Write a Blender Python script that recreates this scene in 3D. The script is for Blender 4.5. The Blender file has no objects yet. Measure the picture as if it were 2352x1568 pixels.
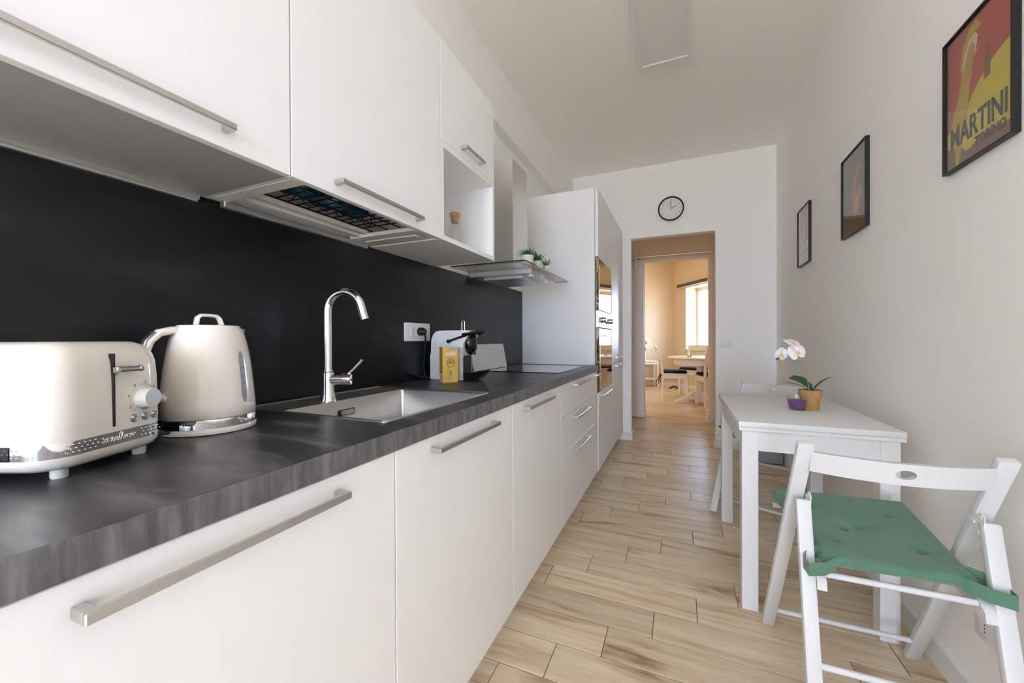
import bpy, bmesh, math, random
from mathutils import Vector, Matrix
random.seed(7)
PI = math.pi
SC = bpy.context.scene
COL = SC.collection
R = math.radians

# ------------------------------------------------------------------ camera, sky, exposure
H = 1.11
cd = bpy.data.cameras.new('camera'); cam = bpy.data.objects.new('camera', cd); COL.objects.link(cam)
cd.sensor_fit = 'HORIZONTAL'; cd.sensor_width = 36.0; cd.lens = 898.234 / 2352 * 36.0
cd.clip_start = 0.02; cd.clip_end = 200
_yaw, _pit, _rol = R(23.1655), R(0.3164), R(-0.2494)
_fw = Vector((-math.sin(_yaw) * math.cos(_pit), math.cos(_yaw) * math.cos(_pit), -math.sin(_pit)))
_r = Vector((math.cos(_yaw), math.sin(_yaw), 0)); _u = _r.cross(_fw)
_R = _r * math.cos(_rol) + _u * math.sin(_rol); _U = -_r * math.sin(_rol) + _u * math.cos(_rol)
cam.matrix_world = Matrix(((_R.x, _U.x, -_fw.x, 0), (_R.y, _U.y, -_fw.y, 0), (_R.z, _U.z, -_fw.z, H), (0, 0, 0, 1)))
SC.camera = cam
SC.view_settings.view_transform = 'Standard'; SC.view_settings.look = 'None'
SC.view_settings.gamma = 1.0; SC.view_settings.use_curve_mapping = False
SC.view_settings.exposure = -0.06
SC.cycles.max_bounces = 15; SC.cycles.diffuse_bounces = 13; SC.cycles.glossy_bounces = 5
SC.cycles.transmission_bounces = 8; SC.cycles.transparent_max_bounces = 12
SC.cycles.sample_clamp_indirect = 6.0
SC.cycles.caustics_reflective = False; SC.cycles.caustics_refractive = False

W = bpy.data.worlds.new('sky'); SC.world = W; W.use_nodes = True
_n = W.node_tree.nodes; _l = W.node_tree.links
_bg = _n['Background']; _tc = _n.new('ShaderNodeTexCoord'); _sp = _n.new('ShaderNodeSeparateXYZ'); _cr = _n.new('ShaderNodeValToRGB')
_mr = _n.new('ShaderNodeMapRange'); _mr.inputs[1].default_value = -1; _mr.inputs[2].default_value = 1
_l.new(_tc.outputs['Generated'], _sp.inputs[0]); _l.new(_sp.outputs[2], _mr.inputs[0]); _l.new(_mr.outputs[0], _cr.inputs[0]); _l.new(_cr.outputs[0], _bg.inputs[0])
_e = _cr.color_ramp.elements
_e[0].position = 0.0; _e[0].color = (0.42, 0.40, 0.36, 1); _e[1].position = 1.0; _e[1].color = (0.37, 0.60, 1.12, 1)
for p_, c_ in ((0.47, (0.50, 0.52, 0.56, 1)), (0.5, (0.69, 0.88, 1.25, 1)), (0.62, (0.58, 0.79, 1.25, 1))):
    q_ = _cr.color_ramp.elements.new(p_); q_.color = c_
_bg.inputs[1].default_value = 46.0


def portal(name, loc, size, direction):
    ld = bpy.data.lights.new(name, 'AREA'); ld.shape = 'RECTANGLE'; ld.size, ld.size_y = size
    ld.cycles.is_portal = True
    o = bpy.data.objects.new(name, ld); COL.objects.link(o); o.location = loc
    o.rotation_euler = Vector(direction).to_track_quat('-Z', 'Y').to_euler()
    return o


WIN_Y = -7.5                                    # unseen kitchen window wall, set far behind the camera to even the light
portal('daylight_kitchen', (0.10, WIN_Y - 0.22, 1.40), (1.05, 2.5), (0, 1, 0))
DC = Vector((-0.11, 10.07, 0)); DW = Vector((0.5, -0.866, 0)); DL = Vector((-0.9195, -0.393, 0)); DN = Vector((0.866, 0.5, 0))
portal('daylight_kitchen_side', (0.90, -3.95, 1.45), (2.2, 2.1), (-1, 0, 0))
for s_, nm in ((1.07, 'daylight_dining'),):
    p_ = DC + DW * s_ + DN * 0.37
    portal(nm, (p_.x, p_.y, 1.56), (1.16, 1.37), -DN)


_ld = bpy.data.lights.new('dining_ceiling_lamp', 'POINT'); _ld.energy = 24; _ld.color = (1.0, 0.72, 0.40); _ld.shadow_soft_size = 0.18
_lo = bpy.data.objects.new('dining_ceiling_lamp', _ld); COL.objects.link(_lo); _lo.location = (-1.0, 7.6, 2.55)


# ------------------------------------------------------------------ materials
def lin(r, g, b):
    f = lambda c: (c / 255 / 12.92) if c / 255 <= 0.04045 else ((c / 255 + 0.055) / 1.055) ** 2.4
    return (f(r), f(g), f(b), 1)


def mat(name, col, rough=0.5, metal=0.0, spec=0.5, coat=0.0, bump=0.0, bscale=200, emit=None, estr=0, sheen=0, trans=0, ior=1.45):
    m = bpy.data.materials.new(name); m.use_nodes = True
    nt = m.node_tree; b = nt.nodes['Principled BSDF']
    b.inputs['Base Color'].default_value = col if len(col) == 4 else (*col, 1)
    b.inputs['Roughness'].default_value = rough; b.inputs['Metallic'].default_value = metal
    b.inputs['Specular IOR Level'].default_value = spec; b.inputs['Coat Weight'].default_value = coat
    b.inputs['Coat Roughness'].default_value = 0.05
    b.inputs['Sheen Weight'].default_value = sheen; b.inputs['Transmission Weight'].default_value = trans; b.inputs['IOR'].default_value = ior
    if emit: b.inputs['Emission Color'].default_value = emit; b.inputs['Emission Strength'].default_value = estr
    if bump:
        n = nt.nodes.new('ShaderNodeTexNoise'); n.inputs['Scale'].default_value = bscale; n.inputs['Detail'].default_value = 4
        t = nt.nodes.new('ShaderNodeTexCoord'); nt.links.new(t.outputs['Object'], n.inputs['Vector'])
        bp = nt.nodes.new('ShaderNodeBump'); bp.inputs['Strength'].default_value = bump; bp.inputs['Distance'].default_value = 0.002
        nt.links.new(n.outputs['Fac'], bp.inputs['Height']); nt.links.new(bp.outputs[0], b.inputs['Normal'])
    return m


def streak(name, stops, scale, rot=(0, 0, 0), rough=0.4, detail=8, spec=0.5, bump=0.1, coat=0, rand=False, second=None, metal=0, dist=0.3):
    """noise stretched along one axis of the object's own coordinates, through a colour ramp"""
    m = mat(name, stops[0][1], rough, metal, spec, coat); nt = m.node_tree; b = nt.nodes['Principled BSDF']; N = nt.nodes.new; L = nt.links.new
    t = N('ShaderNodeTexCoord'); mp = N('ShaderNodeMapping'); mp.inputs['Scale'].default_value = scale; mp.inputs['Rotation'].default_value = rot
    vec = t.outputs['Object']
    if rand:
        oi = N('ShaderNodeObjectInfo'); geo = N('ShaderNodeNewGeometry'); ad = N('ShaderNodeMath'); ad.operation = 'ADD'
        L(oi.outputs['Random'], ad.inputs[0]); L(geo.outputs['Random Per Island'], ad.inputs[1])
        mu = N('ShaderNodeMath'); mu.operation = 'MULTIPLY'; mu.inputs[1].default_value = 57.3; L(ad.outputs[0], mu.inputs[0])
        va = N('ShaderNodeVectorMath'); va.operation = 'ADD'; L(vec, va.inputs[0]); L(mu.outputs[0], va.inputs[1]); vec = va.outputs[0]
    L(vec, mp.inputs['Vector'])
    n = N('ShaderNodeTexNoise'); n.inputs['Scale'].default_value = 1.0; n.inputs['Detail'].default_value = detail; n.inputs['Roughness'].default_value = 0.6
    n.inputs['Distortion'].default_value = dist
    L(mp.outputs[0], n.inputs['Vector'])
    cr = N('ShaderNodeValToRGB'); L(n.outputs['Fac'], cr.inputs[0])
    el = cr.color_ramp.elements
    el[0].position, el[0].color = stops[0]; el[1].position, el[1].color = stops[-1]
    for p, c in stops[1:-1]: el.new(p).color = c
    out = cr.outputs[0]
    if second:
        sc2, stops2 = second
        mp2 = N('ShaderNodeMapping'); mp2.inputs['Scale'].default_value = sc2; mp2.inputs['Rotation'].default_value = rot; L(vec, mp2.inputs['Vector'])
        n2 = N('ShaderNodeTexNoise'); n2.inputs['Scale'].default_value = 1.0; n2.inputs['Detail'].default_value = 6; n2.inputs['Distortion'].default_value = 0.8; L(mp2.outputs[0], n2.inputs['Vector'])
        c2 = N('ShaderNodeValToRGB'); L(n2.outputs['Fac'], c2.inputs[0]); e2 = c2.color_ramp.elements
        e2[0].position, e2[0].color = stops2[0]; e2[1].position, e2[1].color = stops2[-1]
        for p, c in stops2[1:-1]: e2.new(p).color = c
        mx = N('ShaderNodeMix'); mx.data_type = 'RGBA'; mx.blend_type = 'MULTIPLY'; mx.inputs[0].default_value = 1.0
        L(out, mx.inputs[6]); L(c2.outputs[0], mx.inputs[7]); out = mx.outputs[2]
    if rand:
        hs = N('ShaderNodeHueSaturation'); mr = N('ShaderNodeMapRange'); fr = N('ShaderNodeMath'); fr.operation = 'FRACT'; L(ad.outputs[0], fr.inputs[0])
        mr.inputs[3].default_value = 0.88; mr.inputs[4].default_value = 1.10; L(fr.outputs[0], mr.inputs[0]); L(mr.outputs[0], hs.inputs['Value']); L(out, hs.inputs['Color']); out = hs.outputs[0]
    L(out, b.inputs['Base Color'])
    if bump:
        bp = N('ShaderNodeBump'); bp.inputs['Strength'].default_value = bump; bp.inputs['Distance'].default_value = 0.001
        L(n.outputs['Fac'], bp.inputs['Height']); L(bp.outputs[0], b.inputs['Normal'])
    return m


def pane_mat(name, tint=(1, 1, 1, 1), ior=1.5, rough=0.0):
    m = bpy.data.materials.new(name); m.use_nodes = True; nt = m.node_tree; nt.nodes.clear(); N = nt.nodes.new; L = nt.links.new
    o = N('ShaderNodeOutputMaterial'); mx = N('ShaderNodeMixShader'); tr = N('ShaderNodeBsdfTransparent'); gl = N('ShaderNodeBsdfGlossy'); fr = N('ShaderNodeFresnel')
    tr.inputs[0].default_value = tint; gl.inputs['Roughness'].default_value = rough; fr.inputs[0].default_value = ior
    ge = N('ShaderNodeNewGeometry'); io = N('ShaderNodeMapRange'); io.inputs[3].default_value = ior; io.inputs[4].default_value = 1 / ior
    L(ge.outputs['Backfacing'], io.inputs[0]); L(io.outputs[0], fr.inputs[0])
    L(fr.outputs[0], mx.inputs[0]); L(tr.outputs[0], mx.inputs[1]); L(gl.outputs[0], mx.inputs[2]); L(mx.outputs[0], o.inputs[0])
    return m


M = {}
M['wall'] = mat('wall_paint', (0.935, 0.922, 0.90), 0.9, bump=0.15, bscale=260, spec=0.2)
M['ceiling'] = mat('ceiling_paint', (0.93, 0.905, 0.85), 0.95, bump=0.1, bscale=200, spec=0.1)
M['passage_wall'] = mat('warm_passage_paint', (0.93, 0.80, 0.62), 0.9, bump=0.1, spec=0.2)
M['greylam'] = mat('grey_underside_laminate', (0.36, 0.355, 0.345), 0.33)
M['cream_wall'] = mat('cream_wall_paint', (0.66, 0.55, 0.385), 0.9, bump=0.1, spec=0.2)
M['white_trim'] = mat('white_trim_paint', (0.80, 0.795, 0.78), 0.45)
M['lam'] = mat('white_laminate', (0.87, 0.87, 0.87), 0.38, bump=0.03, bscale=900)
M['lam_in'] = mat('white_carcass_melamine', (0.86, 0.855, 0.85), 0.5)
M['steel'] = mat('brushed_steel', (0.74, 0.72, 0.69), 0.36, 1.0)
M['sink_steel'] = mat('satin_sink_steel', (0.62, 0.62, 0.615), 0.36, 1.0)
M['handle'] = mat('satin_nickel_handle', (0.58, 0.57, 0.55), 0.28, 1.0)
M['chrome'] = mat('chrome', (0.86, 0.86, 0.86), 0.05, 1.0)
M['dark'] = mat('shadow_gap_dark', (0.02, 0.02, 0.02), 0.6)
M['black'] = mat('black_gloss_plastic', (0.008, 0.008, 0.009), 0.16)
M['blackmat'] = mat('black_matt_plastic', (0.015, 0.015, 0.017), 0.45)
M['worktop'] = streak('dark_slate_worktop', [(0.30, (0.024, 0.024, 0.026, 1)), (0.52, (0.044, 0.044, 0.048, 1)), (0.72, (0.14, 0.14, 0.147, 1))], (3.2, 14, 6), (0, 0, R(-24)), 0.36, bump=0.2, spec=0.5)
M['wtedge'] = streak('worktop_edge_wood_grain', [(0.30, (0.055, 0.052, 0.052, 1)), (0.5, (0.115, 0.112, 0.115, 1)), (0.72, (0.20, 0.19, 0.185, 1))], (30, 55, 9), (0, 0, 0), 0.5, bump=0.3)
M['splash'] = streak('black_slate_backsplash', [(0.32, (0.0025, 0.0025, 0.0027, 1)), (0.52, (0.006, 0.006, 0.0064, 1)), (0.70, (0.022, 0.0215, 0.0215, 1))], (4, 2.0, 9.0), (R(27), 0, 0), 0.30, bump=0.12, spec=0.38)
M['plank'] = streak('wood_look_floor_tile', [(0.25, (0.44, 0.315, 0.195, 1)), (0.46, (0.66, 0.545, 0.395, 1)), (0.68, (0.77, 0.67, 0.53, 1))], (2.2, 26, 20), (0, 0, 0), 0.34, rand=True, bump=0.12,
                    second=((1.6, 9.0, 5), [(0.27, (0.42, 0.30, 0.20, 1)), (0.42, (0.92, 0.885, 0.84, 1)), (0.9, (1, 1, 1, 1))]), dist=0.6)
M['grout'] = mat('floor_grout', (0.22, 0.185, 0.145), 0.9)
M['cream'] = mat('cream_enamel', (0.78, 0.72, 0.645), 0.16, coat=0.6)
M['cream_mat'] = mat('cream_plastic', (0.74, 0.72, 0.67), 0.35)
M['greyprint'] = mat('grey_print', (0.22, 0.20, 0.19), 0.5)
M['whiteplastic'] = mat('white_plastic', (0.80, 0.80, 0.79), 0.28)
M['window_grey'] = mat('grey_water_gauge', (0.30, 0.31, 0.34), 0.12)
M['glassblack'] = mat('black_hob_glass', (0.012, 0.012, 0.014), 0.03, spec=1.0, coat=1.0)
M['ovenglass'] = mat('bronze_mirror_oven_glass', (0.30, 0.235, 0.165), 0.03, 0.85, spec=1.0)
M['glass'] = pane_mat('clear_glass', (0.985, 0.99, 0.987, 1))
M['hoodglass'] = pane_mat('hood_glass', (0.86, 0.90, 0.88, 1))
M['glassedge'] = mat('dark_glass_edge', (0.02, 0.035, 0.03), 0.1)
M['tankglass'] = pane_mat('smoked_tank', (0.55, 0.56, 0.57, 1))
M['frameblack'] = mat('black_frame_wood', (0.006, 0.006, 0.006), 0.4)
M['paint_white'] = mat('white_painted_wood', (0.72, 0.725, 0.73), 0.42, bump=0.05, bscale=60)
M['chair_white'] = mat('chair_white_lacquer', (0.64, 0.645, 0.65), 0.42, bump=0.05, bscale=60)
M['dining_white'] = mat('cream_white_painted_wood', (0.80, 0.75, 0.64), 0.4)
M['green'] = mat('sage_green_fabric', (0.078, 0.175, 0.112), 0.9, bump=0.35, bscale=900, sheen=0.25)
M['blackfab'] = mat('black_fabric', (0.012, 0.012, 0.015), 0.9, bump=0.3, bscale=600)
M['pot'] = streak('tan_glazed_pot', [(0.3, (0.30, 0.155, 0.05, 1)), (0.7, (0.42, 0.24, 0.09, 1))], (30, 30, 10), rough=0.22, bump=0.1)
M['whitepot'] = mat('white_stone_pot', (0.66, 0.62, 0.56), 0.6)
M['leaf'] = mat('orchid_leaf_green', (0.022, 0.060, 0.022), 0.35)
M['leaf2'] = mat('succulent_green', (0.035, 0.15, 0.05), 0.45)
M['leaf3'] = mat('succulent_light_green', (0.15, 0.27, 0.05), 0.45)
M['stem'] = mat('orchid_stem_green', (0.25, 0.30, 0.09), 0.5)
M['petal'] = mat('white_petal', (0.88, 0.87, 0.86), 0.55)
M['orange'] = mat('orange_flower_heart', (0.80, 0.42, 0.06), 0.5)
M['bud'] = mat('green_flower_bud', (0.30, 0.38, 0.04), 0.5)
M['moss'] = mat('dry_moss', (0.22, 0.19, 0.14), 0.95)
M['wax'] = mat('purple_wax', (0.115, 0.038, 0.17), 0.45)
M['cork'] = streak('cork', [(0.3, (0.33, 0.17, 0.06, 1)), (0.7, (0.55, 0.33, 0.15, 1))], (120, 120, 120), rough=0.8)
M['gold'] = streak('gold_carton', [(0.3, (0.55, 0.33, 0.055, 1)), (0.7, (0.72, 0.49, 0.13, 1))], (18, 18, 7), (0.4, 0.3, 0), 0.35, bump=0)
M['golddark'] = mat('dark_gold_carton', (0.40, 0.21, 0.025), 0.4)
M['brown'] = mat('brown_print', (0.16, 0.04, 0.012), 0.5)
M['silver'] = mat('silver_print', (0.50, 0.49, 0.50), 0.3, 0.6)
M['teal'] = mat('teal_glazed_crockery', (0.012, 0.095, 0.15), 0.1)
M['wire'] = mat('steel_wire', (0.10, 0.085, 0.07), 0.35, 1.0)
M['alu'] = mat('aluminium_profile', (0.62, 0.62, 0.61), 0.35, 0.9)
M['red'] = mat('red_mark', (0.6, 0.02, 0.03), 0.4)
M['greybox'] = mat('grey_plastic_box', (0.36, 0.385, 0.43), 0.5)
M['blind'] = mat('dark_green_blind_cassette', (0.065, 0.075, 0.05), 0.5)
M['bulb'] = mat('led_bud', (1, 0.95, 0.85), 0.4, emit=(1.0, 0.90, 0.72, 1), estr=2.2)
M['twig'] = mat('brown_twig', (0.22, 0.13, 0.06), 0.7)
M['pred'] = mat('poster_red', (0.42, 0.045, 0.035), 0.6)
M['pyellow'] = mat('poster_yellow', (0.62, 0.48, 0.035), 0.6)
M['pgold'] = mat('poster_gold', (0.50, 0.33, 0.025), 0.6)
M['pskin'] = mat('poster_orange', (0.58, 0.27, 0.06), 0.6)
M['pdark'] = mat('poster_brown_black', (0.030, 0.017, 0.012), 0.6)
M['pbrown'] = mat('poster_dull_brown', (0.20, 0.085, 0.06), 0.6)
M['pbottle'] = mat('poster_bottle_brown', (0.20, 0.10, 0.03), 0.6)
M['pcream'] = mat('poster_cream', (0.72, 0.60, 0.40), 0.6)
M['ppink'] = mat('poster_coral', (0.60, 0.20, 0.13), 0.6)
M['pgrey'] = mat('poster_grey', (0.30, 0.26, 0.20), 0.6)
M['pnight'] = mat('poster_night_brown', (0.055, 0.032, 0.02), 0.6)
M['pflame'] = mat('poster_flame', (0.42, 0.12, 0.035), 0.6)
M['clockface'] = mat('clock_face_white', (0.80, 0.79, 0.77), 0.5)
M['diffuser'] = mat('lamp_diffuser_opal', (0.80, 0.74, 0.70), 0.6)


# ------------------------------------------------------------------ geometry helpers
class MB:
    def __init__(s): s.bm = bmesh.new()

    def box(s, lo, hi, bev=0.0, seg=1, mtx=None):
        lo, hi = Vector(lo), Vector(hi); c = (lo + hi) / 2; d = hi - lo
        r = bmesh.ops.create_cube(s.bm, size=1.0); vs = r['verts']
        for v in vs: v.co = Vector((v.co.x * d.x, v.co.y * d.y, v.co.z * d.z)) + c
        if bev:
            es = list({e for v in vs for e in v.link_edges})
            rr = bmesh.ops.bevel(s.bm, geom=es, offset=bev, segments=seg, affect='EDGES', profile=0.5)
            vs = list({v for f in rr['faces'] for v in f.verts} | {v for v in vs if v.is_valid})
        if mtx is not None:
            for v in vs: v.co = mtx @ v.co
        return s

    def bar(s, a, b, w, d, up=(0, 0, 1), bev=0.0, seg=1):
        """bar from a to b, w wide across up-normal, d deep"""
        a, b = Vector(a), Vector(b); z = (b - a); ln = z.length; z.normalize()
        x = Vector(up).cross(z)
        if x.length < 1e-4: x = Vector((1, 0, 0))
        x.normalize(); y = z.cross(x)
        m = Matrix(((x.x, y.x, z.x, a.x), (x.y, y.y, z.y, a.y), (x.z, y.z, z.z, a.z), (0, 0, 0, 1)))
        return s.box((-w / 2, -d / 2, 0), (w / 2, d / 2, ln), bev, seg, m)

    def poly(s, pts):
        s.bm.faces.new([s.bm.verts.new(p) for p in pts]); return s

    def prism(s, pts, off, cap=True):
        """closed outline of 3-d points, swept by off"""
        off = Vector(off); a = [s.bm.verts.new(p) for p in pts]; b = [s.bm.verts.new(Vector(p) + off) for p in pts]; n = len(pts)
        for i in range(n): s.bm.faces.new((a[i], a[(i + 1) % n], b[(i + 1) % n], b[i]))
        if cap: s.bm.faces.new(a[::-1]); s.bm.faces.new(b)
        return s

    def rings(s, rings, close=True, cap=(True, True)):
        R_ = [[s.bm.verts.new(p) for p in r] for r in rings]; n = len(R_[0])
        for i in range(len(R_) - 1):
            for j in range(n if close else n - 1):
                s.bm.faces.new((R_[i][j], R_[i][(j + 1) % n], R_[i + 1][(j + 1) % n], R_[i + 1][j]))
        if cap[0]: s.bm.faces.new(R_[0][::-1])
        if cap[1]: s.bm.faces.new(R_[-1])
        return s

    def lathe(s, prof, c=(0, 0, 0), n=24, axis=None, cap=(True, True)):
        c = Vector(c); q = Vector(axis).to_track_quat('Z', 'Y') if axis is not None else None; rr = []
        for r, z in prof:
            ring = []
            for k in range(n):
                a = 2 * PI * k / n; p = Vector((max(r, 1e-5) * math.cos(a), max(r, 1e-5) * math.sin(a), z))
                ring.append(c + (q @ p if q else p))
            rr.append(ring)
        return s.rings(rr, True, cap)

    def tube(s, path, rad, n=8, closed=False, asp=1.0, up=None):
        P = [Vector(p) for p in path]; m = len(P); rs = rad if isinstance(rad, (list, tuple)) else [rad] * m
        rr = []; prev = None
        for i in range(m):
            if closed: t = (P[(i + 1) % m] - P[i - 1])
            else: t = P[min(i + 1, m - 1)] - P[max(i - 1, 0)]
            t.normalize()
            if prev is None:
                x = Vector(up) if up else (Vector((0, 0, 1)) if abs(t.z) < 0.9 else Vector((1, 0, 0)))
            else: x = prev
            x = x - t * x.dot(t); x.normalize(); prev = x; y = t.cross(x)
            rr.append([P[i] + x * (rs[i] * math.cos(2 * PI * k / n)) + y * (rs[i] * asp * math.sin(2 * PI * k / n)) for k in range(n)])
        if closed: return s.rings(rr + [rr[0]], True, (False, False))
        return s.rings(rr)

    def ball(s, c, r, sc=(1, 1, 1), n=10, m=6, mtx=None):
        rr = []
        for i in range(m + 1):
            t = PI * i / m; ring = []
            for k in range(n):
                a = 2 * PI * k / n
                p = Vector((max(math.sin(t), 1e-3) * math.cos(a) * sc[0], max(math.sin(t), 1e-3) * math.sin(a) * sc[1], -math.cos(t) * sc[2])) * r
                if mtx: p = mtx @ p
                ring.append(Vector(c) + p)
            rr.append(ring)
        return s.rings(rr)

    def grid(s, f, nu, nv):
        V = [[s.bm.verts.new(f(i / nu, j / nv)) for j in range(nv + 1)] for i in range(nu + 1)]
        for i in range(nu):
            for j in range(nv): s.bm.faces.new((V[i][j], V[i + 1][j], V[i + 1][j + 1], V[i][j + 1]))
        return s

    def xf(s, m):
        for v in s.bm.verts: v.co = m @ v.co
        return s

    def build(s, name, m, parent=None, world=False, smooth=40, kind=None, label=None):
        bmesh.ops.remove_doubles(s.bm, verts=s.bm.verts, dist=1e-6)
        bmesh.ops.recalc_face_normals(s.bm, faces=s.bm.faces)
        if world and parent is not None:
            r = parent
            while r.parent: r = r.parent
            s.xf(Matrix.LocRotScale(r.location, r.rotation_euler, None).inverted())
        me = bpy.data.meshes.new(name); s.bm.to_mesh(me); s.bm.free()
        me.materials.append(M[m] if isinstance(m, str) else m)
        if smooth:
            me.shade_smooth(); me.set_sharp_from_angle(angle=R(smooth))
        o = bpy.data.objects.new(name, me); COL.objects.link(o)
        if parent is not None: o.parent = parent
        if kind: o['kind'] = kind
        if label: o['label'] = label
        return o


def tag(o, label, cat, group=None):
    o['label'] = label; o['category'] = cat
    if group: o['group'] = group
    return o


def thing(name, label, cat, loc=(0, 0, 0), rotz=0.0, group=None):
    o = bpy.data.objects.new(name, None); COL.objects.link(o); o.empty_display_size = 0.05
    o.location = loc; o.rotation_euler = (0, 0, rotz)
    return tag(o, label, cat, group)


def dup(o, parent=None):
    c = o.copy(); COL.objects.link(c)
    if parent is not None: c.parent = parent
    for ch in list(o.children): dup(ch, c)
    return c


def struct(name, mb, m, parent=None, smooth=0):
    o = mb.build(name, m, parent, smooth=smooth)
    if parent is None: o['kind'] = 'structure'
    return o


def text_part(name, body, size, c, ex, ey, m, parent, depth=0.0004, shear=0.0, sx=1.0, bold=0.0, world=True, label=None):
    """lettering centred on c, reading along ex with ey up, standing a hair proud of the surface"""
    cu = bpy.data.curves.new('tmp', 'FONT'); cu.body = body; cu.size = size; cu.shear = shear; cu.extrude = depth; cu.offset = bold
    cu.align_x = 'CENTER'; cu.align_y = 'CENTER'; cu.resolution_u = 3
    o = bpy.data.objects.new('tmp', cu); COL.objects.link(o)
    dg = bpy.context.evaluated_depsgraph_get(); dg.update()
    me = bpy.data.meshes.new_from_object(o.evaluated_get(dg)); bpy.data.objects.remove(o); bpy.data.curves.remove(cu)
    ex, ey = Vector(ex).normalized(), Vector(ey).normalized(); ez = ex.cross(ey)
    mb = MB(); mb.bm.from_mesh(me); bpy.data.meshes.remove(me)
    mb.xf(Matrix(((ex.x * sx, ey.x, ez.x, c[0]), (ex.y * sx, ey.y, ez.y, c[1]), (ex.z * sx, ey.z, ez.z, c[2]), (0, 0, 0, 1))))
    return mb.build(name, m, parent, world=world, smooth=0, label=label)


def arc(c, r, a0, a1, n, f):
    return [f(c[0] + r * math.cos(a0 + (a1 - a0) * k / n), c[1] + r * math.sin(a0 + (a1 - a0) * k / n)) for k in range(n + 1)]


def rrect(cx, cy, hx, hy, r, k=5):
    pts = []
    for sx, sy, a in ((1, 1, 0), (-1, 1, PI / 2), (-1, -1, PI), (1, -1, 1.5 * PI)):
        for i in range(k + 1):
            t = a + PI / 2 * i / k
            pts.append((cx + sx * (hx - r) + r * math.cos(t), cy + sy * (hy - r) + r * math.sin(t)))
    return pts


SCRIPT = [[(0, .9), (.06, 1.15), (.12, .9), (.1, .3), (.06, 0), (.16, .7), (.24, .85), (.27, .5), (.26, 0), (.36, .7), (.44, .85), (.47, .5), (.48, .05), (.58, .2),
           (.66, .7), (.76, .85), (.70, .8), (.60, .4), (.66, .02), (.76, .1), (.82, .5), (.78, .82), (.86, .7), (.94, .72), (.92, .3), (.98, .02), (1.06, .2), (1.12, .75), (1.10, .3), (1.16, .02),
           (1.26, .5), (1.36, 1.5), (1.32, 1.6), (1.26, .9), (1.26, .1), (1.34, .05), (1.44, .7), (1.43, .2), (1.48, .02), (1.56, .4), (1.60, .75), (1.58, 0), (1.68, .7), (1.76, .8), (1.77, .2), (1.84, .02),
           (1.92, .35), (2.04, .5), (2.06, .8), (1.96, .75), (1.92, .3), (2.0, .02), (2.1, .1), (2.24, .75)], [(2.12, .8), (2.24, .05), (2.36, .15)]]


def script_logo(mb, f, w, h, r):
    """handwriting-like chrome logo: strokes mapped through f(s, t)"""
    for st in SCRIPT: mb.tube([f((x / 2.36 - 0.5) * w, (y - 0.5) * h) for x, y in st], r, 5)


# ------------------------------------------------------------------ room shell
XL, YF, ZC = -1.2, 4.46, 2.97
xr = lambda y: 0.81 + 0.0195 * (y - 1.9)        # right wall runs slightly out of square
struct('floor', MB().box((-3.4, WIN_Y - 0.3, -0.12), (2.6, 11.0, -0.0025)), 'grout'); FLOOR = bpy.data.objects['floor']
struct('ceiling', MB().box((-3.3, WIN_Y - 0.3, ZC), (2.6, 11.0, ZC + 0.12)), 'ceiling')
struct('wall_left', MB().box((XL - 0.12, WIN_Y - 0.1, 0), (XL, YF + 0.1, ZC)), 'wall')
b = MB()


def rwall(y0, y1, z0, z1): b.prism([(xr(y0), y0, z0), (xr(y0) + .25, y0, z0), (xr(y1) + .25, y1, z0), (xr(y1), y1, z0)], (0, 0, z1 - z0))


SW0, SW1 = -5.1, -2.8                           # unseen side window behind the camera, placed and sized to light the cabinets
rwall(WIN_Y - .3, SW0, 0, ZC); rwall(SW1, YF + .1, 0, ZC); rwall(SW0, SW1, 0, .40); rwall(SW0, SW1, 2.50, ZC); struct('wall_right', b, 'wall')
b = MB(); xs_ = xr(-3.95) + .14
for y0, y1 in ((SW0, -3.95), (-3.95, SW1)):
    b.box((xs_, y0, .40), (xs_ + .05, y0 + .055, 2.50)); b.box((xs_, y1 - .055, .40), (xs_ + .05, y1, 2.50))
    for z in (.40, 2.445): b.box((xs_, y0 + .055, z), (xs_ + .05, y1 - .055, z + .055))
w_ = struct('window_4', b, 'white_trim'); MB().box((xs_ + .02, SW0 + .05, .45), (xs_ + .025, SW1 - .05, 2.45)).build('pane', 'glass', w_, smooth=0)
b = MB(); b.box((-1.62, YF, 0), (-.487, YF + .1, 2.205)); b.box((.338, YF, 0), (1.42, YF + .1, 2.205)); b.box((-1.62, YF, 2.205), (1.42, YF + .1, ZC)); struct('wall_far', b, 'wall')
b = MB(); b.box((XL, WIN_Y - .3, 0), (-.40, WIN_Y, ZC)); b.box((.60, WIN_Y - .3, 0), (1.1, WIN_Y, ZC)); b.box((-.40, WIN_Y - .3, 2.6), (.60, WIN_Y, ZC)); b.box((-.40, WIN_Y - .3, 0), (.60, WIN_Y, .15)); struct('wall_near', b, 'wall')
struct('trim_1', MB().box((XL, WIN_Y, 2.575), (-1.128, YF, ZC)), 'wall')
# kitchen window behind the camera: two casements
b = MB()
for x0, x1 in ((-.40, .10), (.10, .60)):
    b.box((x0, WIN_Y - .2, .15), (x0 + .06, WIN_Y - .14, 2.6)); b.box((x1 - .06, WIN_Y - .2, .15), (x1, WIN_Y - .14, 2.6))
    for z in (.15, .95, 2.54): b.box((x0 + .06, WIN_Y - .2, z), (x1 - .06, WIN_Y - .14, z + .06))
wn = struct('window_1', b, 'white_trim')
MB().box((-.35, WIN_Y - .175, .2), (.55, WIN_Y - .17, 2.55)).build('pane', 'glass', wn, smooth=0)
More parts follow.
